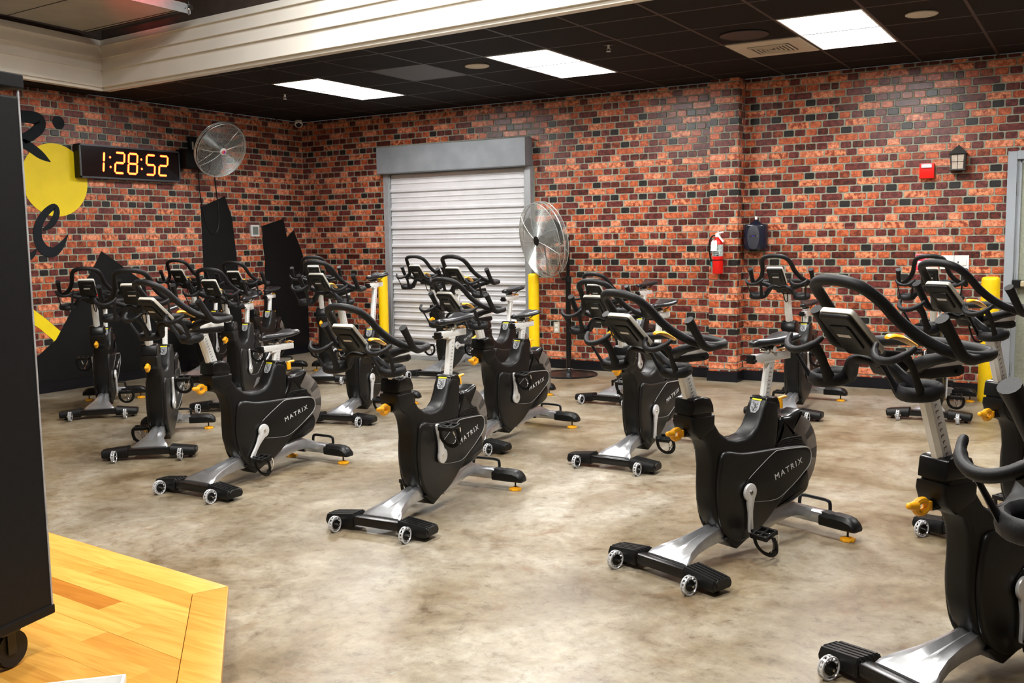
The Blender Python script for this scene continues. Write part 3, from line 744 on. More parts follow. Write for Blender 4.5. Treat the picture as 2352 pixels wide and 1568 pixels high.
# ------------------------------------------------------------------ painted mural on the left wall
MBK = mat('mural_black', (.0055, .0055, .0055), .6, spec=.2, noise=(6, .15, 3)); MNV = mat('mural_ink', (.008, .011, .014), .6, spec=.2, noise=(6, .15, 3)); MYE = mat('mural_yellow', (.90, .68, .005), .5, noise=(6, .04, 3))
t = thing('wall_mural', 'flat painted mural of black towers, yellow disc and script letters on brick', 'mural', (0, -2, 0))
def paint(nm, P, m, x=.0072, sm=0):
    bm = bmesh.new()
    if sm: P = cat2(P, sm)
    slab(bm, [(y+2, z) for y, z in P], x-.0025, x, .0002, 1, 'yz')
    link(nm, bm_mesh(nm, bm, m, False), t)
paint('disc', [(-3.40+.345*math.cos(2*PI*k/48), 2.017+.345*math.sin(2*PI*k/48)) for k in range(48)], MYE, .0070)
paint('arc', [(-4.3, 1.0), (-3.95, .90), (-3.72, .812), (-3.58, .70), (-3.42, .55), (-3.36, .42), (-3.50, .40), (-3.53, .50), (-3.66, .62), (-3.80, .72), (-4.1, .80), (-4.3, .84)], MYE, .0070)
paint('tower', [(-1.656, .098), (-1.656, 1.796), (-1.30, 1.925), (-1.207, 1.681), (-1.153, 1.131), (-1.10, .098)], MBK)
paint('tower', [(-.78, .098), (-.755, .8), (-.715, 1.17), (-.768, 1.583), (-.383, 1.678), (-.335, 1.455), (-.215, 1.540), (-.095, 1.30), (-.006, 1.05), (-.006, .098)], MBK)
paint('silhouette', [(-5.5, .098), (-4.6, .12), (-4.1, .20), (-3.70, .36), (-3.50, .50), (-3.36, .70), (-3.24, .90), (-3.14, 1.06), (-3.08, 1.12), (-2.945, 1.335), (-2.80, 1.24), (-2.60, 1.10), (-2.45, 1.00), (-2.40, .70), (-2.30, .50), (-2.0, .45), (-1.656, .50), (-1.656, .098)], MBK)
paint('panel', [(-1.10, .098), (-1.10, .42), (-.78, .42), (-.78, .098)], MBK)
def stroke(nm, pts, wd):
    """a brush stroke: centre line with a half width at each point"""
    c = catmull([(y, z, 0) for y, z in pts], 5); W_ = catmull([(q_, 0, 0) for q_ in wd], 5); bm = bmesh.new(); prev = None
    for i, v in enumerate(c):
        d = (c[min(i+1, len(c)-1)]-c[max(i-1, 0)]).normalized(); n_ = Vector((-d.y, d.x, 0))*max(.002, W_[i].x)
        row = [bm.verts.new((x_, q_.x+2, q_.y)) for q_ in (v+n_, v-n_) for x_ in (.0065, .0088)]
        if prev:
            for a_, b_ in ((1, 3), (3, 2), (2, 0), (0, 1)): bm.faces.new((prev[a_], prev[b_], row[b_], row[a_]))
        else: bm.faces.new((row[0], row[1], row[3], row[2]))
        prev = row
    bm.faces.new((prev[0], prev[1], prev[3], prev[2]))
    link(nm, bm_mesh(nm, bm, MNV, False), t)
stroke('script_letter', [(-3.56, 1.545), (-3.47, 1.60), (-3.41, 1.70), (-3.43, 1.765), (-3.52, 1.71), (-3.60, 1.60), (-3.62, 1.47), (-3.57, 1.365), (-3.47, 1.335), (-3.38, 1.40), (-3.30, 1.505)], [.012, .030, .032, .030, .035, .040, .045, .050, .045, .030, .003])
stroke('script_letter', [(-3.85, 2.56), (-3.68, 2.585), (-3.54, 2.57), (-3.53, 2.50), (-3.62, 2.42), (-3.72, 2.36), (-3.63, 2.305), (-3.53, 2.24), (-3.44, 2.185)], [.05, .055, .06, .055, .050, .045, .045, .038, .004])
stroke('script_stroke', [(-3.90, 1.24), (-3.75, 1.28), (-3.68, 1.32), (-3.64, 1.37)], [.03, .035, .025, .003])
bm = bmesh.new(); cyl(bm, (.006, -3.33+2, 2.56), (.0086, -3.33+2, 2.56), .062, seg=24); link('script_dot', bm_mesh('script_dot', bm, MNV, False), t)

# ------------------------------------------------------------------ thermostat in a clear guard
t = thing('thermostat', 'small white thermostat in clear guard on brick between the painted towers', 'thermostat', (0, -.895, 1.535))
GLA = mat('clear_plastic', (.9, .92, .93), .1, trans=.95, ior=1.2, noise=(5, .02, 1), alpha=.35)
bm = bmesh.new(); box(bm, (.025, 0, 0), (.05, .235, .185), .006); link('clear_guard', bm_mesh('clear_guard', bm, GLA), t)
bm = bmesh.new(); box(bm, (.02, .015, -.002), (.03, .128, .135), .006); link('body', bm_mesh('body', bm, WHT), t)
bm = bmesh.new(); box(bm, (.0355, .015, -.002), (.002, .085, .092)); link('display', bm_mesh('display', bm, mat('lcd_grey', (.16, .19, .17), .3, noise=(5, .05, 1)), False), t)

# ------------------------------------------------------------------ things on the back wall
# fire extinguisher
t = thing('fire_extinguisher', 'red fire extinguisher with white tag and black hose on the brick pilaster', 'fire extinguisher', (5.452, PY, 1.04))
EXR = mat('extinguisher_red', (.80, .012, .008), .3, noise=(10, .04, 2))
bm = bmesh.new(); S = []
for z_, r in [(0, .044), (.006, .050), (.27, .050), (.30, .046), (.325, .034), (.34, .018), (.345, .016)]: S.append([(r*math.cos(2*PI*k/28), -.062+r*math.sin(2*PI*k/28), z_) for k in range(28)])
loft(bm, S); link('cylinder', bm_mesh('cylinder', bm, EXR, True, 50), t)
bm = bmesh.new(); S = [[(.0508*math.cos(a_), -.062+.0508*math.sin(a_), z_) for a_ in [PI*1.0+PI*k/16 for k in range(17)]] for z_ in (.165, .275)]
R_ = [[bm.verts.new(p) for p in s_] for s_ in S]
for k in range(16): bm.faces.new((R_[0][k], R_[0][k+1], R_[1][k+1], R_[1][k]))
link('label', bm_mesh('label', bm, mat('label_grey', (.42, .50, .48), .4, noise=(60, .5, 3))), t)
bm = bmesh.new()
for z_ in (.178, .192, .206): box(bm, (0, -.1135, z_), (.055, .0014, .006))
box(bm, (.012, -.1132, .172), (.014, .002, .008)); link('label_print', bm_mesh('label_print', bm, PRB, False), t)
bm = bmesh.new(); slab(bm, [(-.052, .215), (-.045, .300), (-.030, .322), (-.018, .312), (.0, .318), (.012, .300), (.008, .215)], -.1225, -.1195, .0005, 1); tag_o = link('paper_tag', bm_mesh('paper_tag', bm, mat('white_paper', (.9, .9, .9), .6, noise=(5, .01, 1)), False), t)
bm = bmesh.new(); torus(bm, (0, -.062, .130), .0515, .004, seg=32, ms=6); box(bm, (-.045, -.04, .13), (.03, .03, .012)); link('strap', bm_mesh('strap', bm, BLK), t)
bm = bmesh.new(); box(bm, (-.005, -.062, .362), (.04, .022, .035), .005); tube(bm, [(-.01, -.062, .378), (.06, -.09, .392)], .008, 8); tube(bm, [(.0, -.065, .365), (.035, -.10, .335), (.068, -.105, .300)], .009, 8); cyl(bm, (.0, -.062, .375), (.0, -.062, .40), .006); link('valve_handle', bm_mesh('valve_handle', bm, WHT), t)
bm = bmesh.new(); tube(bm, catmull([(-.025, -.062, .362), (-.055, -.066, .355), (-.082, -.07, .30), (-.080, -.072, .22), (-.066, -.070, .13), (-.060, -.066, .10)], 5), .008, 8); link('hose', bm_mesh('hose', bm, BLK), t)
bm = bmesh.new(); cyl(bm, (-.060, -.066, .115), (-.056, -.066, .06), .011, .008); link('nozzle', bm_mesh('nozzle', bm, mat('teal_nozzle', (.05, .30, .28), .4, noise=(10, .05, 1))), t)
# wipe dispenser
t = thing('wipe_dispenser', 'dark navy wall dispenser with oval badge right of the extinguisher', 'dispenser', (5.765, 0, 1.262))
NVY = mat('navy_plastic', (.010, .011, .022), .22, noise=(10, .1, 2))
bm = bmesh.new(); S = []
n = 24
def dsec(z_, s_): return [(.112*s_*math.copysign(abs(math.cos(a_))**.6, math.cos(a_)), -.085+.083*s_*math.copysign(abs(math.sin(a_))**.7, math.sin(a_)), z_) for a_ in [2*PI*k/n for k in range(n)]]
for z_, s_ in [(0, .86), (.012, .95), (.04, .985), (.13, 1.0), (.22, .985), (.232, .96), (.238, .90)]: S.append(dsec(z_, s_))
loft(bm, S); link('case', bm_mesh('case', bm, NVY, True, 50), t)
bm = bmesh.new(); S = []
for z_, s_ in [(.236, .55), (.25, .45), (.27, .22), (.285, .10)]: S.append(dsec(z_, s_))
loft(bm, S); link('top_cap', bm_mesh('top_cap', bm, NVY), t)
bm = bmesh.new(); cyl(bm, (.0, -.085, .283), (0, -.085, .312), .012); link('lock_tip', bm_mesh('lock_tip', bm, WHT), t)
bm = bmesh.new(); slab(bm, cat2([(-.035, .02), (.035, .02), (.058, .12), (.035, .215), (-.035, .215), (-.058, .12)], 4), -.1715, -.164, .003, 2); link('front_inlay', bm_mesh('front_inlay', bm, mat('dark_inlay', (.035, .037, .048), .35, noise=(90, .1, 2))), t)
bm = bmesh.new(); slab(bm, [(.040*math.cos(2*PI*k/24), .128+.014*math.sin(2*PI*k/24)) for k in range(24)], -.1745, -.1712, .001, 1); link('badge', bm_mesh('badge', bm, CHR), t)
bm = bmesh.new(); box(bm, (0, -.1748, .128), (.030, .0008, .006)); link('badge_print', bm_mesh('badge_print', bm, BLU, False), t)
# fire alarm strobe
t = thing('fire_alarm', 'red square fire alarm strobe on brick left of the lantern', 'fire alarm', (7.245, 0, 1.93))
bm = bmesh.new(); box(bm, (0, -.03, 0), (.118, .06, .128), .006); link('body', bm_mesh('body', bm, EXR), t)
bm = bmesh.new(); box(bm, (0, -.063, .040), (.085, .02, .030), .004); link('strobe_lens', bm_mesh('strobe_lens', bm, mat('strobe_lens', (.75, .72, .75), .15, noise=(90, .1, 1))), t)
# lantern
t = thing('wall_lantern', 'small black lantern with gridded glass panes on brick wall beside the door', 'lantern', (7.495, 0, 1.925))
LAN = mat('lantern_black', (.035, .033, .030), .5, noise=(30, .15, 2)); PNE = mat('lantern_glass', (.50, .42, .34), .25, noise=(50, .2, 2))
bm = bmesh.new(); box(bm, (0, -.07, 0), (.128, .128, .012), .003); 
for sx_ in (-1, 1):
    for sy_ in (-1, 1): tube(bm, [(sx_*.046, -.07+sy_*.046, .004), (sx_*.056, -.07+sy_*.056, .130)], .0065, 6)
box(bm, (0, -.008, .07), (.07, .016, .12), .004); link('frame', bm_mesh('frame', bm, LAN, False), t)
bm = bmesh.new(); r = bmesh.ops.create_cone(bm, cap_ends=True, segments=4, radius1=.100, radius2=.020, depth=.065); xf(bm, r['verts'], Matrix.Translation((0, -.07, .165)) @ Matrix.Rotation(PI/4, 4, 'Z')); cyl(bm, (0, -.07, .195), (0, -.07, .212), .012, .004); link('roof', bm_mesh('roof', bm, LAN, False), t)
for dx, dy, wx, wy in ((0, -.050, .094, .002), (-.050, 0, .002, .094), (.050, 0, .002, .094)):
    bm = bmesh.new(); box(bm, (dx, -.07+dy, .067), (wx, wy, .118)); link('pane', bm_mesh('pane', bm, PNE, False), t)
bm = bmesh.new()
box(bm, (0, -.1225, .067), (.004, .003, .118)); box(bm, (0, -.1225, .067), (.094, .003, .004)); box(bm, (.0525, -.07, .067), (.003, .004, .118)); box(bm, (.0525, -.07, .067), (.003, .094, .004)); link('glazing_bars', bm_mesh('glazing_bars', bm, LAN, False), t)
# fire sign, switch plates, outlet
t = thing('fire_sign', 'small red and white sign reading FIRE beside the white switches', 'sign', (7.225, 0, 1.14))
bm = bmesh.new(); box(bm, (0, -.0085, 0), (.115, .003, .150)); link('board', bm_mesh('board', bm, mat('sign_red', (.75, .02, .06), .4, noise=(10, .03, 1)), False), t)
WP = bpy.data.materials['white_paper']
bm = bmesh.new(); 
for s_ in (-1, 1): box(bm, (s_*.054, -.0105, 0), (.004, .001, .147)); box(bm, (0, -.0105, s_*.0725), (.112, .001, .004))
link('border', bm_mesh('border', bm, WP, False), t)
o = link('lettering', text_mesh('FIRE', .042, WP, .0005, 1.05), t, (0, -.0115, .046), (PI/2, 0, 0))
bm = bmesh.new(); box(bm, (0, -.0108, -.018), (.075, .0014, .062)); link('pictogram_field', bm_mesh('pictogram_field', bm, WP, False), t)
bm = bmesh.new(); box(bm, (0, -.0120, -.012), (.062, .0012, .014)); box(bm, (0, -.0120, -.034), (.062, .0012, .014)); link('pictogram', bm_mesh('pictogram', bm, PRB, False), t)
t = thing('switch_plate', 'white double switch plate on brick wall above the rightmost bikes', 'light switch', (7.482, 0, 1.142))
for x_, w_ in ((-.058, .110), (.058, .116)):
    bm = bmesh.new(); box(bm, (x_, -.010, 0), (w_, .010, .120), .003); link('plate', bm_mesh('plate', bm, WHT, False), t)
bm = bmesh.new(); box(bm, (.080, -.018, 0), (.030, .008, .052), .002); link('rocker', bm_mesh('rocker', bm, WHT, False), t)
bm = bmesh.new(); box(bm, (.032, -.0158, 0), (.010, .002, .016), .0); link('key_slot', bm_mesh('key_slot', bm, PRB, False), t)
t = thing('wall_outlet', 'beige electrical outlet low on the brick wall left of fan pole', 'outlet', (3.575, 0, .44))
OUT = mat('beige_outlet', (.55, .50, .40), .45, noise=(10, .04, 1))
bm = bmesh.new(); box(bm, (0, -.010, 0), (.070, .010, .115), .003); link('plate', bm_mesh('plate', bm, OUT, False), t)
for z_ in (-.024, .024):
    bm = bmesh.new(); cyl(bm, (0, -.0175, z_), (0, -.012, z_), .017, seg=16); link('socket', bm_mesh('socket', bm, WHT), t)

# ------------------------------------------------------------------ wooden stage
WOODS = []
def wood(name, c1, c2, rough=.32):
    m = bpy.data.materials.new(name); m.use_nodes = True; nt = m.node_tree; b = nt.nodes['Principled BSDF']
    g = nt.nodes.new('ShaderNodeTexCoord'); mp = nt.nodes.new('ShaderNodeMapping'); mp.inputs['Scale'].default_value = (1.6, 18, 18); nt.links.new(g.outputs['Object'], mp.inputs[0])
    n = nt.nodes.new('ShaderNodeTexNoise'); n.inputs['Scale'].default_value = 2.2; n.inputs['Detail'].default_value = 6; n.inputs['Distortion'].default_value = 1.2; nt.links.new(mp.outputs[0], n.inputs['Vector'])
    cr = nt.nodes.new('ShaderNodeValToRGB'); e = cr.color_ramp.elements; e[0].position = .32; e[0].color = (*c1, 1); e[1].position = .68; e[1].color = (*c2, 1)
    nt.links.new(n.outputs['Fac'], cr.inputs[0]); nt.links.new(cr.outputs[0], b.inputs['Base Color']); b.inputs['Roughness'].default_value = rough; b.inputs['Specular IOR Level'].default_value = .4
    return m
W1 = wood('maple_light', (.56, .27, .045), (.68, .37, .080)); W2 = wood('maple_mid', (.50, .225, .032), (.62, .32, .062)); W3 = wood('maple_deep', (.45, .19, .025), (.56, .27, .045)); W4 = wood('maple_dark_strip', (.33, .11, .012), (.42, .16, .02))
STH = .13
t = thing('wooden_stage', 'low golden maple stage platform with mitred border in the left foreground', 'stage', (5.0, -7.2, 0))
ST = [(5.823, -6.743), (6.62, -7.52), (6.62, -9.4), (5.8, -10.2), (2.6, -10.2), (1.8, -9.4), (1.8, -7.4), (2.65, -6.50)]
STi = inset_poly(ST, .128)
off_ = Vector((5.0, -7.2))
def loc2(P): return [(x-off_.x, y-off_.y) for x, y in P]
bm = bmesh.new(); slab(bm, loc2(inset_poly(ST, .012)), 0, STH-.022, .002, 1, 'xy'); link('platform', bm_mesh('platform', bm, W2, False), t)
for i in range(len(ST)):
    j = (i+1) % len(ST)
    bm = bmesh.new(); P = loc2([ST[i], ST[j], STi[j], STi[i]]); P = inset_poly(P, .0012)
    slab(bm, P, STH-.034, STH, .004, 2, 'xy')
    o = link('border_board', bm_mesh('border_board', bm, W1 if i % 2 else W2), t)
# planks run along the far edge
dv = (Vector(ST[0])-Vector(ST[-1])).normalized(); nv = Vector((dv.y, -dv.x))      # nv points to the viewer side
org = Vector(STi[0])
def clip(P, poly):
    # Sutherland-Hodgman against convex poly
    n = len(poly); A = sum(poly[i][0]*poly[(i+1) % n][1]-poly[(i+1) % n][0]*poly[i][1] for i in range(n)); s_ = 1 if A > 0 else -1
    out = [Vector(p) for p in P]
    for i in range(n):
        a_, b_ = Vector(poly[i]), Vector(poly[(i+1) % n]); e = b_-a_; inn = lambda p: s_*(e.x*(p.y-a_.y)-e.y*(p.x-a_.x)) >= -1e-9
        res = []
        for k in range(len(out)):
            p, q_ = out[k-1], out[k]
            ip, iq = inn(p), inn(q_)
            if ip != iq:
                d1 = e.x*(p.y-a_.y)-e.y*(p.x-a_.x); d2 = e.x*(q_.y-a_.y)-e.y*(q_.x-a_.x); res.append(p+(q_-p)*(d1/(d1-d2)))
            if iq: res.append(q_)
        out = res
        if len(out) < 3: return []
    return out
rw = random.Random(11); PW = .094
for r_ in range(40):
    v0 = r_*PW; x_ = .9-rw.random()*.6-1.2*0
    x_ = 1.2+rw.random()*.5
    while x_ > -5.4:
        ln = .45+rw.random()*.8
        if r_ == 2 and x_ > -.15: x_, ln = 1.2, 1.35
        elif r_ == 2 and x_ > -.2: ln = .46
        a_ = x_-ln
        P = [org+dv*a_+nv*v0, org+dv*x_+nv*v0, org+dv*x_+nv*(v0+PW), org+dv*a_+nv*(v0+PW)]
        mid = org+dv*((a_+x_)/2)+nv*(v0+PW/2)
        Q = clip(P, STi)
        if len(Q) >= 3:
            Q2 = loc2([(q_.x, q_.y) for q_ in Q])
            # drop near-duplicate corners
            Q3 = [Q2[0]]
            for q_ in Q2[1:]:
                if (Vector(q_)-Vector(Q3[-1])).length > .004: Q3.append(q_)
            if (Vector(Q3[0])-Vector(Q3[-1])).length < .004: Q3.pop()
            A2 = abs(sum(Q3[i][0]*Q3[(i+1) % len(Q3)][1]-Q3[(i+1) % len(Q3)][0]*Q3[i][1] for i in range(len(Q3))))/2
            if len(Q3) >= 3 and A2 > .0012:
                bm = bmesh.new(); zt = STH-.0006*rw.random()
                Q3 = inset_poly(Q3, .0003)
                vs = [bm.verts.new((x, y, STH-.02)) for x, y in Q3]; vt = [bm.verts.new((x, y, zt)) for x, y in Q3]; n = len(Q3)
                for k in range(n): bm.faces.new((vs[k], vs[(k+1) % n], vt[(k+1) % n], vt[k]))
                bm.faces.new(vt)
                dark = r_ == 2 and abs(x_+.15) < .01
                o = link('plank', bm_mesh('plank', bm, W4 if dark else rw.choice([W1, W1, W2, W2, W3]), False), t)
                if dark: o['label'] = 'dark brown strip of wood'
        x_ = a_
# ------------------------------------------------------------------ rolling cabinet on the stage
t = thing('equipment_cabinet', 'tall black equipment cabinet on castors at the left edge of the picture', 'cabinet', (5.80, -7.42, STH))
CAB = mat('black_laminate', (.004, .004, .0045), .55, spec=.25, noise=(40, .15, 2), bump=(300, .1)); EDG = mat('painted_edge_highlight', (.32, .32, .33), .45, noise=(30, .2, 2))
ca = math.radians(-90+11.1)
MM = Matrix.Rotation(ca, 4, 'Z')           # +x runs from the far corner towards the viewer, +y away to the stage's inside
def cb(nm, c, s, m, bev=.004):
    bm = bmesh.new(); box(bm, c, s, bev); xf(bm, bm.verts[:], MM); return link(nm, bm_mesh(nm, bm, m, False), t)
cb('body', (.40, -.31, .93), (.78, .60, 1.58), CAB, .006)
cb('top', (.40, -.31, 1.765), (.805, .62, .042), CAB, .004)
cb('bottom_rail', (.40, -.31, .143), (.79, .61, .030), CAB, .005)
cb('corner_highlight', (.012, -.011, .94), (.006, .006, 1.60), EDG, .001)  # light grey strip paints the highlight along the cabinet's far corner
cb('door_panel', (.47, -.008, .90), (.50, .008, 1.30), GRY, .003)
for x_, y_ in ((.14, -.07), (.70, -.07), (.14, -.55), (.70, -.55)):
    bm = bmesh.new(); cyl(bm, (x_, y_, .060), (x_+.0, y_+.028, .060), .055, seg=28); torus(bm, (x_, y_+.014, .060), .047, .012, (0, 1, 0), 28, 8); xf(bm, bm.verts[:], MM)
    cst = link('castor', bm_mesh('castor', bm, RUB), t)
    bm = bmesh.new(); box(bm, (x_+.01, y_+.013, .118), (.07, .05, .012), .003); 
    for s_ in (-.006, .032): box(bm, (x_+.008, y_+s_, .085), (.030, .004, .075), .001)
    xf(bm, bm.verts[:], MM); link('fork', bm_mesh('fork', bm, GRY, False), cst)
# white tray at the lower edge of the picture
t = thing('white_tray', 'corner of a white plastic tray lying on the stage at the bottom edge', 'tray', (6.067, -7.592, STH), math.radians(45))
bm = bmesh.new(); box(bm, (0, -.15, .008), (.34, .28, .012), .004); link('base', bm_mesh('base', bm, WHT), t)
bm = bmesh.new()
for s_ in (-1, 1): box(bm, (s_*.167, -.15, .022), (.008, .29, .030), .003); box(bm, (0, -.15+s_*.14, .022), (.34, .008, .030), .003)
link('rim', bm_mesh('rim', bm, WHT), t)
# ------------------------------------------------------------------ the indoor bike: meshes built once, then linked into every bike
BM = {}
def B(name, fn, m, smooth=True, ang=35):
    bm = bmesh.new(); fn(bm); BM[name] = bm_mesh(name, bm, m, smooth, ang)

def f_bar(bm): box(bm, (-.040, 0, .052), (.052, .50, .044), .010)
B('front_bar', f_bar, GLS)
def f_pad(bm):
    P = []
    n = 5
    x0, x1 = -.122, -.006
    P += [(x0, .03), (x0+.008, .020), (x1-.008, .020), (x1, .03), (x1+.002, .062), (x1-.006, .078)]
    w_ = (x1-x0-.02)/n
    for i in range(n):
        xa = x1-.010-i*w_
        P += [(xa, .086), (xa-w_*.62, .086), (xa-w_*.70, .081), (xa-w_*.95, .081)]
    P += [(x0+.006, .078), (x0-.002, .062)]
    slab(bm, P, 0, .165, .006, 1)
    for v in bm.verts:
        if v.co.z > .05: v.co.z -= max(0, v.co.y-.02)*.13
    slab(bm, [(x0+.02, .036), (x1-.02, .036), (x1-.016, .055), (x1-.03, .068), (x0+.03, .068), (x0+.016, .055)], .160, .169, .003, 1)
B('foot_pad', f_pad, BLK)
def f_glide(bm):
    cyl(bm, (0, 0, 0), (0, 0, .006), .014); cyl(bm, (0, 0, .006), (0, 0, .03), .005, seg=8)
B('glide', f_glide, GRY)
def f_wheel(bm):
    for y in (-.0065, .0065): torus(bm, (0, y, 0), .0325, .0028, (0, 1, 0), 26, 6)
    for k in range(13):
        a = k*2*PI/13
        tube(bm, [(.017*math.cos(a), 0, .017*math.sin(a)), (.0325*math.cos(a), 0, .0325*math.sin(a))], .0040, 6)
    cyl(bm, (0, -.004, 0), (0, .004, 0), .022, seg=20)
B('wheel', f_wheel, CLR)
def f_hub(bm):
    cyl(bm, (0, -.0085, 0), (0, .0085, 0), .0205, seg=20)
B('wheel_hub', f_hub, BLK)
def f_axle(bm):
    cyl(bm, (0, -.019, 0), (0, .019, 0), .005, seg=10)
B('axle', f_axle, CHR)
def f_fleg(bm):
    S = []
    for x, zt, hw, th, cr in [(-.060, .079, .112, .012, .000), (-.078, .090, .110, .028, .001), (-.12, .106, .088, .035, .006), (-.19, .122, .062, .042, .010),
                              (-.26, .137, .048, .050, .010), (-.33, .152, .042, .06, .008), (-.42, .17, .038, .08, .006)]:
        S.append([(x, -hw, zt-th), (x, -hw, zt-.010), (x, -hw*.93, zt-.002), (x, -hw*.62, zt+cr*.2), (x, -hw*.42, zt+cr), (x, 0, zt-cr*.5), (x, hw*.42, zt+cr), (x, hw*.62, zt+cr*.2),
                  (x, hw*.93, zt-.002), (x, hw, zt-.010), (x, hw, zt-th)])
    loft(bm, S)
B('front_leg', f_fleg, SIL, True, 40)
SHR = [(-.178, .728), (-.170, .69), (-.160, .645), (-.172, .605), (-.205, .572), (-.255, .545), (-.278, .50), (-.288, .43), (-.287, .35), (-.290, .275),
       (-.312, .205), (-.355, .150), (-.40, .10), (-.447, .058), (-.50, .066), (-.556, .088), (-.63, .119), (-.69, .16), (-.72, .24), (-.73, .35), (-.725, .44), (-.740, .50), (-.745, .556),
       (-.748, .61), (-.743, .655), (-.725, .672), (-.672, .684), (-.650, .676), (-.632, .645), (-.615, .605), (-.590, .565), (-.555, .540), (-.505, .529), (-.450, .530), (-.395, .544), (-.345, .575),
       (-.312, .617), (-.294, .66), (-.286, .70), (-.270, .726), (-.22, .736)]
def f_shroud(bm): slab(bm, SHR, -.052, .052, .022, 4)
B('body_shell', f_shroud, BLK, True, 50)
def f_head(bm):
    slab(bm, [(-.160, .672), (-.166, .728), (-.174, .738), (-.225, .743), (-.272, .732), (-.290, .70), (-.294, .668)], -.056, .056, .010, 3)
B('head_collar', f_head, GLS, True, 50)
def f_headblock(bm):
    slab(bm, [(-.154, .664), (-.150, .635), (-.165, .597), (-.215, .562), (-.300, .60), (-.303, .66)], -.055, .055, .012, 3)
B('head_shell', f_headblock, BLK, True, 50)
def f_tower(bm):
    slab(bm, [(-.652, .640), (-.655, .684), (-.668, .692), (-.735, .686), (-.752, .66), (-.756, .625)], -.049, .049, .010, 3)
B('seat_collar', f_tower, GLS, True, 50)
CVR = cat2([(-.322, .44), (-.338, .482), (-.38, .492), (-.47, .472), (-.60, .463), (-.72, .458), (-.89, .445), (-.948, .430), (-.968, .398), (-.957, .345), (-.89, .288), (-.79, .238),
            (-.71, .178), (-.62, .118), (-.53, .082), (-.45, .076), (-.385, .110), (-.335, .18), (-.312, .28), (-.310, .37)], 3)
def f_cover(bm): slab(bm, CVR, .0, .026, .015, 3)
B('side_cover', f_cover, GRY, True, 50)
PNL = [(-.503, .352), (-.575, .392), (-.675, .441), (-.723, .448), (-.889, .437), (-.936, .426), (-.957, .400), (-.949, .352), (-.892, .311), (-.791, .258), (-.693, .227), (-.517, .247), (-.470, .30)]
def f_panel(bm): slab(bm, cat2(PNL, 3), .0, .006, .004, 2)
B('logo_panel', f_panel, BLK, True, 50)
def f_trim(bm):
    P = [(x, 0.0, z) for x, z in PNL[:-1]]
    c = catmull(P, 5)
    n = len(c)
    R = [.0010+.0020*math.sin(PI*min(1, max(0, (i-n*.15)/(n*.6)))) for i in range(n)]
    tube(bm, c, R, 6)
B('panel_trim', f_trim, mat('trim_grey', (.34, .34, .33), .35, noise=(40, .05, 2)))
def f_lou(bm):
    for k in range(5):
        z = .447+k*.0085
        x0, x1 = -.722-.006*k, -.950+.010*k
        tube(bm, [(x0, -.047, z-.004), (x0, .047, z-.004)], .001, 4)
        for s in (-1, 1):
            tube(bm, catmull([(x0, s*.049, z), (-.80, s*.052, z+.006), (-.90, s*.052, z+.002), (x1, s*.046, z-.012)], 4), .0038, 6)
    slab(bm, [(-.715, .44), (-.95, .425), (-.955, .44), (-.925, .468), (-.88, .484), (-.755, .483)], -.049, .049, .008, 2)
B('cooling_louvre', f_lou, GRY)
FC = (-.862, .392)
def f_fly(bm):
    cyl(bm, (FC[0], -.014, FC[1]), (FC[0], .014, FC[1]), .178, seg=40)
    torus(bm, (FC[0], 0, FC[1]), .170, .014, (0, 1, 0), 40, 6)
B('flywheel', f_fly, mat('flywheel_steel', (.45, .44, .42), .35, metal=.8, noise=(20, .1, 2)))
def sector(a0, a1, ri, ro, y):
    def fn(bm):
        P = []
        n = max(3, int((a1-a0)/6))
        for k in range(n+1):
            a = math.radians(a0+(a1-a0)*k/n); P.append((FC[0]-ro*math.cos(a), FC[1]+ro*math.sin(a)))
        for k in range(n, -1, -1):
            a = math.radians(a0+(a1-a0)*k/n); P.append((FC[0]-ri*math.cos(a), FC[1]+ri*math.sin(a)))
        slab(bm, P, -y, y, .010, 2)
    return fn
B('flywheel_guard', sector(-62, 84, .10, .199, .037), SMK, True, 40)
B('guard_window', sector(26, 44, .12, .1965, .0385), SMK2, True, 40)
B('guard_window2', sector(-12, 8, .10, .1965, .0385), SMK2, True, 40)
def f_ush(bm):
    slab(bm, cat2([(-.715, .455), (-.752, .53), (-.765, .585), (-.83, .588), (-.885, .602), (-.922, .604), (-.905, .555), (-.870, .510), (-.875, .486), (-.80, .470)], 4), -.052, .052, .022, 4)
B('rear_shell', f_ush, GLS, True, 60)
def f_lsh(bm):
    slab(bm, cat2([(-.72, .17), (-.78, .245), (-.89, .300), (-.962, .322), (-.990, .275), (-.975, .222), (-.93, .198), (-.85, .178)], 4), -.050, .050, .018, 3)
B('tail_shell', f_lsh, GLS, True, 60)
def f_tip(bm):
    slab(bm, [(-.37, .105), (-.447, .048), (-.575, .10), (-.60, .13), (-.45, .16)], -.058, .060, .008, 2)
B('bottom_bracket_shell', f_tip, BLK)
def f_rleg(bm):
    S = []
    for x, z, h, hw in [(-.58, .10, .035, .036), (-.68, .118, .036, .036), (-.76, .134, .036, .036), (-.83, .142, .034, .036), (-.90, .138, .031, .036), (-.97, .118, .028, .036), (-1.03, .092, .026, .036), (-1.05, .085, .024, .036)]:
        S.append([(x, -hw, z-h), (x, -hw, z+h*.6), (x, -hw*.7, z+h), (x, hw*.7, z+h), (x, hw, z+h*.6), (x, hw, z-h)])
    loft(bm, S)
B('rear_leg', f_rleg, SIL, True, 40)
def f_sleeve(bm): box(bm, (-1.045, 0, .083), (.072, .20, .056), .010)
B('rear_joint', f_sleeve, SIL)
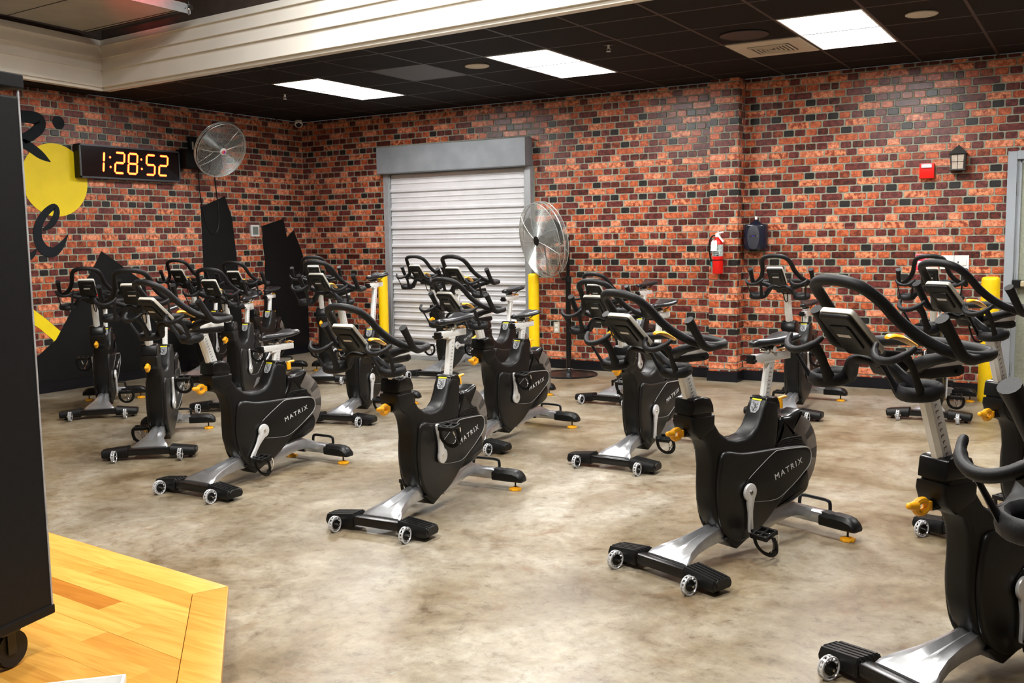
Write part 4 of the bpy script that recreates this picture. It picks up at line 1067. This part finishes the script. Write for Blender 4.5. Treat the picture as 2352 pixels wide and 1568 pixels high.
def f_rpad(bm):
    S = []
    for y, zt, hx in [(0, .112, .040), (.02, .114, .042), (.05, .110, .042), (.065, .114, .043), (.13, .112, .043), (.16, .104, .042), (.178, .088, .040), (.185, .075, .034)]:
        S.append([(-1.045-hx, y, .058), (-1.045-hx, y, zt-.018), (-1.045-hx*.6, y, zt), (-1.045+hx*.6, y, zt), (-1.045+hx, y, zt-.018), (-1.045+hx, y, .058), (-1.045+hx*.8, y, .05), (-1.045-hx*.8, y, .05)])
    loft(bm, S)
B('rear_pad', f_rpad, BLK, True, 40)
def f_lev(bm):
    P = []
    for k in range(48):
        a = 2*PI*k/48; r = .034+.0022*math.cos(8*a); P.append((r*math.cos(a), r*math.sin(a)))
    slab(bm, P, 0, .014, .003, 2, 'xy'); cyl(bm, (0, 0, .014), (0, 0, .019), .016)
B('levelling_foot', f_lev, YEL)
def f_stem(bm): cyl(bm, (0, 0, .012), (0, 0, .06), .005, seg=10)
B('levelling_screw', f_stem, GRY)
def f_hdl(bm):
    tube(bm, catmull([(-1.098, -.085, .085), (-1.100, -.084, .130), (-1.100, -.070, .147), (-1.100, 0, .149), (-1.100, .070, .147), (-1.100, .084, .130), (-1.098, .085, .085)], 4), .0085, 8)
B('carry_handle', f_hdl, BLK)
def f_knob(bm):
    torus(bm, (0, 0, 0), .021, .0115, (0, 1, 0), 20, 8, sx=1.15, sy=.9)
    cyl(bm, (.022, 0, .004), (.050, 0, .008), .017, .010, 12); sph(bm, (.050, 0, .008), .0105)
    box(bm, (-.028, 0, 0), (.016, .026, .03), .004)
B('pull_knob', f_knob, YEL)
def f_kst(bm):
    cyl(bm, (-.075, 0, 0), (-.030, 0, 0), .012); cyl(bm, (-.085, 0, 0), (-.045, 0, 0), .019)
B('knob_stem', f_kst, BLK)
def f_knob2(bm):
    tube(bm, catmull([(0, 0, -.020), (0, 0, .006), (-.004, 0, .020)], 3), [.016]*3+[.014]*3+[.013], 10)
    tube(bm, catmull([(.012, 0, .022), (-.012, 0, .026), (-.045, 0, .027)], 3), .009, 8, flat=.8)
B('seat_knob', f_knob2, YEL)
# crank: origin on its axis, arm points down (-z)
def f_crank(bm):
    P = [(.040*math.sin(math.radians(a)), -.040*math.cos(math.radians(a))) for a in range(35, 326, 15)]
    P += [(-.0195, -.055), (-.013, -.085), (-.0115, -.120), (-.0135, -.160), (-.012, -.176), (0, -.182), (.012, -.176), (.0135, -.160), (.0115, -.120), (.013, -.085), (.0195, -.055)]
    slab(bm, P, -.007, .007, .004, 2)
B('crank', f_crank, CRK)
def f_cbolt(bm):
    cyl(bm, (0, .004, 0), (0, .0095, 0), .012, .010); cyl(bm, (0, -.03, 0), (0, .0, 0), .018)
B('crank_bolt', f_cbolt, CHR)
# pedal: origin at the axle's end on the crank, reaches outwards along +y
def f_pedal(bm):
    cyl(bm, (0, -.004, 0), (0, .10, 0), .008, seg=10)
    for s in (-1, 1): box(bm, (s*.036, .062, 0), (.012, .088, .022), .004)
    for y in (.024, .062, .100): box(bm, (0, y, 0), (.074, .010, .018), .003)
B('pedal', f_pedal, BLK)
def f_cage(bm):
    tube(bm, catmull([(-.040, .030, -.004), (-.062, .036, -.030), (-.066, .05, -.070), (-.050, .060, -.098), (-.02, .062, -.100)], 5), .004, 6, flat=1.0)
    tube(bm, catmull([(-.040, .094, -.004), (-.062, .088, -.030), (-.066, .075, -.070), (-.050, .064, -.098), (-.02, .062, -.100)], 5), .004, 6)
B('toe_cage', f_cage, CHR)
def f_strap(bm):
    tube(bm, catmull([(0, .012, -.006), (-.002, .004, -.035), (-.004, .012, -.074), (-.006, .040, -.100), (-.006, .078, -.101), (-.004, .108, -.076), (-.002, .117, -.036), (0, .110, -.006)], 5),
         .011, 8, flat=.25, up=None)
    box(bm, (0, .108, -.074), (.024, .014, .024), .003)
B('toe_strap', f_strap, BLK)
LS = .20      # rearward lean of the seat post
def post_mesh(w_, d_, L, ch):
    def fn(bm):
        hx, hy = w_/2, d_/2
        def ring(z): return [(-hx+ch, -hy, z), (hx-ch, -hy, z), (hx, -hy+ch, z), (hx, hy-ch, z), (hx-ch, hy, z), (-hx+ch, hy, z), (-hx, hy-ch, z), (-hx, -hy+ch, z)]
        loft(bm, [ring(-L), ring(0)])
    return fn
B('seat_post', post_mesh(.050, .032, .60, .008), ALU, True, 20)
def marks(w_, d_, L, n):
    def fn(bm):
        for s in (-1, 1):
            for k in range(n):
                z = -.03-k*(L/n); wd = .013 if k % 2 else .009
                box(bm, (.002, s*(d_/2+.0002), z), (wd, .0008, .0022))
                box(bm, (.002+wd/2, s*(d_/2+.0002), z-.003), (.0015, .0008, .006))
    return fn
B('seat_scale', marks(.05, .032, .40, 22), PRB, False)
def f_ssl(bm):
    slab(bm, [(.105, -.017), (.105, .014), (.098, .018), (-.145, .018), (-.150, .012), (-.150, -.017)], -.017, .017, .004, 2)
    box(bm, (0, 0, -.021), (.07, .034, .012), .003)
B('seat_slider', f_ssl, ALU)
def f_scap(bm): box(bm, (.116, 0, -.001), (.020, .040, .040), .006); cyl(bm, (.118, -.03, -.006), (.118, .03, -.006), .006, seg=8)
B('slider_cap', f_scap, BLK)
def f_sclamp(bm):
    cyl(bm, (-.02, -.026, .036), (-.02, .026, .036), .013); box(bm, (-.02, 0, .026), (.04, .03, .02), .004)
    cyl(bm, (.022, -.02, .030), (.022, .02, .030), .007)
B('saddle_clamp', f_sclamp, CHR)
def f_rails(bm):
    for s in (-1, 1):
        tube(bm, catmull([(.095, s*.008, .060), (.060, s*.018, .043), (.0, s*.022, .042), (-.06, s*.024, .046), (-.10, s*.035, .070)], 4), .0038, 6)
B('saddle_rails', f_rails, BLK)
def f_saddle(bm):
    S = []
    for x, hw, zt, zb in [(.140, .010, .072, .062), (.134, .020, .080, .052), (.10, .026, .085, .048), (.04, .031, .084, .050), (-.02, .044, .087, .052), (-.065, .066, .094, .056), (-.10, .078, .101, .064),
                          (-.125, .074, .104, .072), (-.142, .052, .102, .080), (-.148, .026, .098, .086)]:
        n = 16; sec = []
        for k in range(n):
            a = 2*PI*k/n
            y = hw*math.copysign(abs(math.cos(a))**.8, math.cos(a)); z = (zt+zb)/2+(zt-zb)/2*math.copysign(abs(math.sin(a))**.8, math.sin(a))
            if math.sin(a) > 0 and x < 0: z -= .006*math.exp(-(y/.012)**2)
            sec.append((x, y, z))
        S.append(sec)
    loft(bm, S)
B('saddle', f_saddle, SDL, True, 60)
def f_slev(bm):
    tube(bm, catmull([(-.095, .0, .024), (-.125, .0, .030), (-.155, .0, .022)], 4), .011, 8, flat=.5)
B('seat_lever', f_slev, YEL)
LH = .36      # forward lean of the handlebar post
B('bar_post', post_mesh(.064, .044, .355, .012), ALU, True, 20)
B('bar_scale', marks(.064, .044, .32, 19), PRB, False)
def f_bsl(bm):
    slab(bm, [(.11, -.122), (.11, -.096), (-.20, -.090), (-.205, -.096), (-.205, -.120)], -.023, .023, .005, 2)
B('bar_slider', f_bsl, ALU)
def f_bcl(bm):
    slab(bm, [(.02, -.118), (-.19, -.116), (-.205, -.125), (-.205, -.145), (-.18, -.152), (-.06, -.150), (.0, -.142)], -.026, .026, .006, 2)
    slab(bm, [(.14, -.05), (.15, -.085), (.12, -.125), (.06, -.13), (.03, -.10), (.03, -.075), (.06, -.06)], -.035, .035, .010, 3)
    cyl(bm, (-.17, -.03, -.136), (-.17, .03, -.136), .007, seg=8)
B('bar_clamp', f_bcl, BLK)
def half(s):
    return [(-.112, s*.09, -.049), (-.106, s*.160, -.054), (-.082, s*.203, -.058), (-.025, s*.219, -.061), (.035, s*.210, -.056), (.085, s*.178, -.038), (.135, s*.143, -.004), (.19, s*.118, .042), (.245, s*.106, .095),
            (.292, s*.088, .132), (.318, s*.048, .150)]
def f_bar2(bm):
    P = [(-.112, 0, -.047)]+half(1)+[(.325, 0, .154)]+half(-1)[::-1]
    tube(bm, catmull(P, 5, True), .0165, 12, closed=True)
    for s in (-1, 1):
        tube(bm, catmull([(-.03, s*.218, -.061), (.03, s*.224, -.064), (.070, s*.227, -.050), (.098, s*.227, -.018), (.128, s*.226, .022), (.152, s*.225, .052)], 5), [.0162]*20+[.0168, .0172, .0178, .0182, .0188, .0190], 12)
        tube(bm, catmull([(-.01, s*.015, -.11), (.03, s*.05, -.098), (.045, s*.115, -.075), (.035, s*.185, -.055)], 4), [.022]*4+[.020]*4+[.018]*4+[.014], 10)
B('handlebar', f_bar2, RUB, True, 60)
ax = Vector((.125, 0, .118)).normalized(); nz = Vector((-ax.z, 0, ax.x)); ux = Vector((0, 1, 0))
MC = Matrix(((ux.x, ax.x, nz.x, .236), (ux.y, ax.y, nz.y, 0), (ux.z, ax.z, nz.z, .012), (0, 0, 0, 1)))
def rrect(w0, w1, h, r=.012):
    P = []
    for cx, cy, a0, rr in [(w1-r, h-r, 0, r), (-w1+r, h-r, 90, r), (-w0+r, -h+r, 180, r), (w0-r, -h+r, 270, r)]:
        for k in range(4): a = math.radians(a0+30*k); P.append((cx+rr*math.cos(a), cy+rr*math.sin(a)))
    return P
def f_con(bm):
    slab(bm, rrect(.0605, .058, .0865), -.028, -.010, .009, 3, 'xy')
    slab(bm, rrect(.034, .038, .050), -.034, -.020, .006, 2, 'xy')
    xf(bm, bm.verts[:], MC)
B('console', f_con, BLK)
def f_conf(bm):
    slab(bm, rrect(.0625, .060, .0885), -.013, .004, .003, 2, 'xy'); xf(bm, bm.verts[:], MC)
B('console_frame', f_conf, CON)
def f_scr(bm):
    slab(bm, rrect(.056, .053, .081), .002, .0052, .001, 1, 'xy'); xf(bm, bm.verts[:], MC)
B('screen', f_scr, SCR)
def f_plate(bm):
    box(bm, (0, .012, -.0346), (.046, .012, .0012)); xf(bm, bm.verts[:], MC)
B('rating_label', f_plate, PRT)
def f_holder(bm):       # left-hand holder: a scoop whose foot lies behind and below its forward mouth
    def pt(a, R, f):      # f 0 at the mouth, 1 at the foot
        return Vector((R*math.cos(a)-.078*f, R*math.sin(a), -.118*f))
    R = .066
    def strap(pts, wd, th):      # flat moulded band: half width along y/x plane, thin radially
        bmv = catmull(pts, 5); tube(bm, bmv, wd, 10, flat=th)
    P = []
    for k in range(-6, 7):
        a = math.radians(k*12.5); q = pt(a, R, 0)
        q.z += -.026*math.cos(a*1.15)+.014*(abs(k)/6)**2; P.append(q)
    n = len(catmull(P, 2)); tube(bm, catmull(P, 2), [.006]+[.0085]*3+[.0105]*(n-8)+[.0085]*3+[.006], 8, flat=1.1)
    for s_, t in ((-1, .019), (1, .013)):
        a = math.radians(s_*52)
        q = [pt(a, R, 0)+Vector((0, 0, -.012)), pt(a, R*.96, .35), pt(math.radians(s_*48), R*.90, .7), pt(math.radians(s_*44), R*.84, 1.0)]
        c = catmull(q, 4); m = len(c); tube(bm, c, [t*(1.05-.35*math.sin(PI*i/(m-1))) for i in range(m)], 8, flat=.42, up=(math.cos(a), math.sin(a), .3))
    P = [pt(2*PI*k/16, R*.78, 1.0)+Vector((0, 0, -.006*math.cos(2*PI*k/16))) for k in range(16)]
    tube(bm, P, .0135, 8, closed=True, flat=1.5, up=(0, 0, 1))
    slab(bm, [(-.078+.046*math.cos(2*PI*k/16), .046*math.sin(2*PI*k/16)) for k in range(16)], -.142, -.130, .003, 1, 'xy')
    # arms back to the middle of the bar
    tube(bm, catmull([(-.110, -.040, -.120), (-.088, -.072, -.086), (-.070, -.104, -.054), (-.075, -.140, -.052), (-.09, -.163, -.062)], 4), [.025]*4+[.022]*4+[.019]*4+[.016]*4+[.018], 8, flat=.75)
B('bottle_holder', f_holder, RUB, True, 60)
def f_qlev(bm):
    S = []
    for x, hw, z, t in [(.10, .010, -.020, .004), (.085, .019, -.016, .007), (.05, .022, -.022, .009), (.015, .017, -.036, .008), (-.015, .014, -.050, .006)]:
        S.append([(x, hw*math.cos(2*PI*k/10), z+t*math.sin(2*PI*k/10)) for k in range(10)])
    loft(bm, S)
B('adjust_lever', f_qlev, YEL)
def f_red(bm): sph(bm, (-.225, 0, -.070), .018, (1, 1, .8)); cyl(bm, (-.225, 0, -.10), (-.225, 0, -.07), .008)
B('brake_knob', f_red, RED)
def f_cable(bm):
    tube(bm, catmull([(.105, .012, -.10), (.100, .016, -.145), (.075, .022, -.19), (.03, .026, -.195), (.005, .02, -.15), (.01, .01, -.125)], 5), .0042, 6)
B('cable', f_cable, BLK)
# stickers on the seat tower's front
def f_sty(bm): box(bm, (0, 0, .033), (.0015, .050, .007))
B('warning_strip', f_sty, PRY, False)
def f_stk(bm):
    P = [(-.024, .027), (.024, .027), (.024, -.012), (.012, -.030), (-.012, -.030), (-.024, -.012)]
    slab(bm, P, -.0008, .0008, .0003, 1, 'yz')
B('warning_sticker', f_stk, mat('sticker_grey', (.30, .31, .33), .4, noise=(60, .1, 2)), False)
def f_prt(bm):
    for k in range(6):
        box(bm, (.0012, -.013+.006*(k % 3), .018-.008*k), (.0008, .010, .003)); box(bm, (.0012, .010, .016-.007*k), (.0008, .008+.003*(k % 2), .0025))
    tube(bm, [(.0014, -.002, .014), (.0014, .003, -.002), (.0014, -.003, -.018)], .002, 4)
B('sticker_print', f_prt, PRB, False)
BM['logo'] = text_mesh('MATRIX', .038, PRT, .0006, 1.35)
BM['logo2'] = text_mesh('MATRIX', .030, GRY, .0006, 1.2)

def bike(label, pose, ht, seat, crank_a, grp):
    px, py, hd = pose
    R_ = thing('exercise_bike', label, 'exercise bike', (px, py, 0), math.radians(hd), grp)
    L = lambda n, me, p=R_, loc=(0, 0, 0), rot=(0, 0, 0): link(n, BM[me], p, loc, rot)
    L('front_stabilizer', 'front_bar')
    for s in (1, -1):
        o = L('foot_pad', 'foot_pad', R_, (0, s*.13, 0));  o.scale = (1, s, 1)
        L('glide', 'glide', R_, (-.07, s*.255, 0))
        wl = L('transport_wheel', 'wheel', R_, (.034, s*.206, .0395)); wl.scale = (1.13, 1.25, 1.13); L('wheel_hub', 'wheel_hub', wl); L('axle', 'axle', wl)
    L('front_leg', 'front_leg')
    b = L('body_shell', 'body_shell'); L('head_collar', 'head_collar', b); L('head_shell', 'head_shell', b); L('seat_collar', 'seat_collar', b)
    o = L('logo_lettering', 'logo2', b, (-.44, 0, .5395), (0, 0, PI/2+PI)); o.rotation_euler = (0, 0, -PI/2+PI/2); o.location = (-.44, .0, .5402)
    L('bottom_bracket_shell', 'bottom_bracket_shell')
    for s in (1, -1):
        o = L('side_cover', 'side_cover', R_, (0, s*.042, 0)); o.scale = (1, s, 1)
        p_ = L('logo_panel', 'logo_panel', R_, (0, s*.067, 0)); p_.scale = (1, s, 1)
        L('panel_trim', 'panel_trim', p_, (0, .0055, 0))
        t_ = L('logo_lettering', 'logo', R_, (-.785, s*.0745, .352)); t_.scale = (1.22, 1, 1)
        if s > 0: t_.rotation_euler = (PI/2, 0, PI); t_.rotation_mode = 'QUATERNION'; t_.rotation_quaternion = (Matrix.Rotation(math.radians(14), 3, 'Y') @ Matrix.Rotation(PI, 3, 'Z') @ Matrix.Rotation(PI/2, 3, 'X')).to_quaternion()
        else: t_.rotation_mode = 'QUATERNION'; t_.rotation_quaternion = (Matrix.Rotation(math.radians(-14), 3, 'Y') @ Matrix.Rotation(PI/2, 3, 'X')).to_quaternion()
    L('cooling_louvre', 'cooling_louvre')
    L('flywheel', 'flywheel')
    g = L('flywheel_guard', 'flywheel_guard'); L('guard_window', 'guard_window', g); L('guard_window', 'guard_window2', g)
    L('rear_shell', 'rear_shell'); L('tail_shell', 'tail_shell')
    L('rear_leg', 'rear_leg'); L('rear_joint', 'rear_joint')
    for s in (1, -1):
        o = L('rear_pad', 'rear_pad', R_, (0, s*.085, 0)); o.scale = (1, s, 1)
        f_ = L('levelling_foot', 'levelling_foot', R_, (-1.039, s*.22, 0)); L('levelling_screw', 'levelling_screw', f_)
    L('carry_handle', 'carry_handle')
    k = L('pull_knob', 'pull_knob', R_, (-.118, 0, .592)); L('knob_stem', 'knob_stem', k)
    L('seat_knob', 'seat_knob', R_, (-.812, 0, .640))
    # drive side and off side cranks, half a turn apart
    for s in (1, -1):
        a = math.radians(crank_a) + (0 if s > 0 else PI)
        c_ = L('crank', 'crank', R_, (-.500, s*.083, .295)); c_.scale = (1, s, 1)
        c_.rotation_euler = (0, -a, 0)
        L('crank_bolt', 'crank_bolt', c_)
        pe = L('pedal', 'pedal', R_, (-.500+.170*math.sin(a), s*.092, .295-.170*math.cos(a))); pe.scale = (1, s, 1)
        pe.rotation_euler = (0, math.radians(8*math.cos(a*1.7)+6), 0)
        L('toe_cage', 'toe_cage', pe); L('toe_strap', 'toe_strap', pe)
    # seat
    sx = lambda z: -.700-LS*(z-.672)
    sp = L('seat_post', 'seat_post', R_, (sx(seat-.02), 0, seat-.02), (0, -math.atan(LS), 0)); L('scale_marks', 'seat_scale', sp)
    sl = L('seat_slider', 'seat_slider', R_, (sx(seat)+.02, 0, seat)); L('slider_cap', 'slider_cap', sl)
    L('saddle_clamp', 'saddle_clamp', R_, (sx(seat)+.02, 0, seat)); L('seat_lever', 'seat_lever', R_, (sx(seat)+.02, 0, seat))
    sd = L('saddle', 'saddle', R_, (sx(seat)-.005, 0, seat)); L('saddle_rails', 'saddle_rails', sd)
    # stickers
    an = math.atan2(.022, .052)
    st = L('warning_sticker', 'warning_sticker', R_, (-.6335, .0, .648), (0, -.46, 0)); L('warning_strip', 'warning_strip', st); L('sticker_print', 'sticker_print', st)
    # handlebar
    O = (-.206+LH*ht, 0, .713+ht)
    hp = L('handlebar_post', 'bar_post', R_, (O[0]-.10*LH-.012, 0, O[2]-.118), (0, math.atan(LH), 0)); L('scale_marks', 'bar_scale', hp); hp.scale = (1, 1, max(.3, (O[2]-.118-.612)*1.063/.355))
    L('handlebar_slider', 'bar_slider', R_, O); L('slider_clamp', 'bar_clamp', R_, O)
    L('handlebar', 'handlebar', R_, O)
    co = L('console', 'console', R_, O); L('console_frame', 'console_frame', co); L('screen', 'screen', co); L('rating_label', 'rating_label', co)
    for s in (1, -1):
        o = L('bottle_holder', 'bottle_holder', R_, (O[0]+.232, s*.163, O[2]-.030)); o.scale = (1, s, 1)
    L('adjustment_lever', 'adjust_lever', R_, O); L('brake_knob', 'brake_knob', R_, O); L('console_cable', 'cable', R_, O)
    for o_ in R_.children_recursive:
        if o_.name.startswith(('scale_marks', 'sticker_print')): o_['kind'] = 'stuff'
    return R_
#          pose                       bar height, seat height, left crank angle (0 down, + forward)
BIKES = dict(
 A=((7.054, -5.576, -110.6), .327, .862, -2), B=((5.637, -5.667, -87.1), .247, .905, 165), C=((4.281, -5.608, -90), .340, .765, 35),
 T=((3.295, -5.094, -50.6), .378, .86, 178), S=((1.678, -4.287, -43.9), .354, .87, -22), D=((8.08, -6.241, -121.5), .418, .84, 0),
 E=((8.105, -4.535, -120.1), .414, .84, 180), I=((6.069, -3.961, -91.8), .288, .885, 5), L=((4.991, -3.909, -92.5), .286, .785, 172),
 Q=((3.594, -3.606, -75.9), .387, 1.035, 8), U=((2.374, -3.605, -61.6), .327, .835, 175), M=((4.225, -2.696, -86.4), .404, .885, 100),
 P=((2.049, -2.061, -57.5), .387, .84, 90), N=((2.805, -1.316, -82.2), .373, .84, -85), H=((6.526, -1.878, -89.5), .384, .765, 170),
 G=((7.51, -1.47, -87.5), .369, .80, 5), K=((5.05, -1.90, -93), .24, .905, 170), W=((1.41, -2.427, -65.5), .347, .83, 60),
 V=((.81, -2.588, -63.9), .368, .80, 180), F=((8.704, -7.592, -121), .411, .84, 90))
LBL = dict(
 A='black exercise bike standing whole in the right foreground, left crank hanging straight down',
 B='black exercise bike at front centre, left pedal raised over its side lettering',
 C='black exercise bike left of centre in front row, left crank pointing forward and down',
 T='narrow angled black exercise bike just left of the front-row bikes, its base facing the camera',
 S='black exercise bike nearest the painted silhouette on the left wall, farthest left of all',
 D='large black exercise bike cut by the right edge, its wheel in the bottom right corner',
 E='black exercise bike at the right edge, behind the largest bike and before the grey door',
 F='nearest exercise bike at the right edge, only a grip and bottle holder in the picture',
 I='black exercise bike in second row, right of the fan pole, behind the right foreground bike',
 L='black exercise bike in second row, before the roller shutter, orange knob beside front-centre bike saddle',
 Q='black exercise bike with highest raised saddle, beside the left yellow bollard',
 U='black exercise bike in second row directly behind the left-of-centre bike, crank raised upright',
 M='exercise bike before the roller shutter, its raised saddle left of the middle bollard',
 P='exercise bike half hidden behind the highest-saddle bike, near the room corner',
 N='exercise bike closest to the roller shutter, at its left half',
 H='lone exercise bike under the black wipe dispenser, right of the brick pilaster',
 G='exercise bike before the right bollard, its handlebar under the white wall switches',
 K='low-barred exercise bike hidden behind the second-row bike right of the fan pole',
 W='exercise bike between the two tall black painted towers on the left wall',
 V='exercise bike before the left painted tower, partly behind the left-of-centre bike')
for k_ in BIKES:
    p_, h_, s_, c_ = BIKES[k_]
    bike(LBL[k_], p_, h_, s_, c_, 'exercise bikes in rows facing the stage')
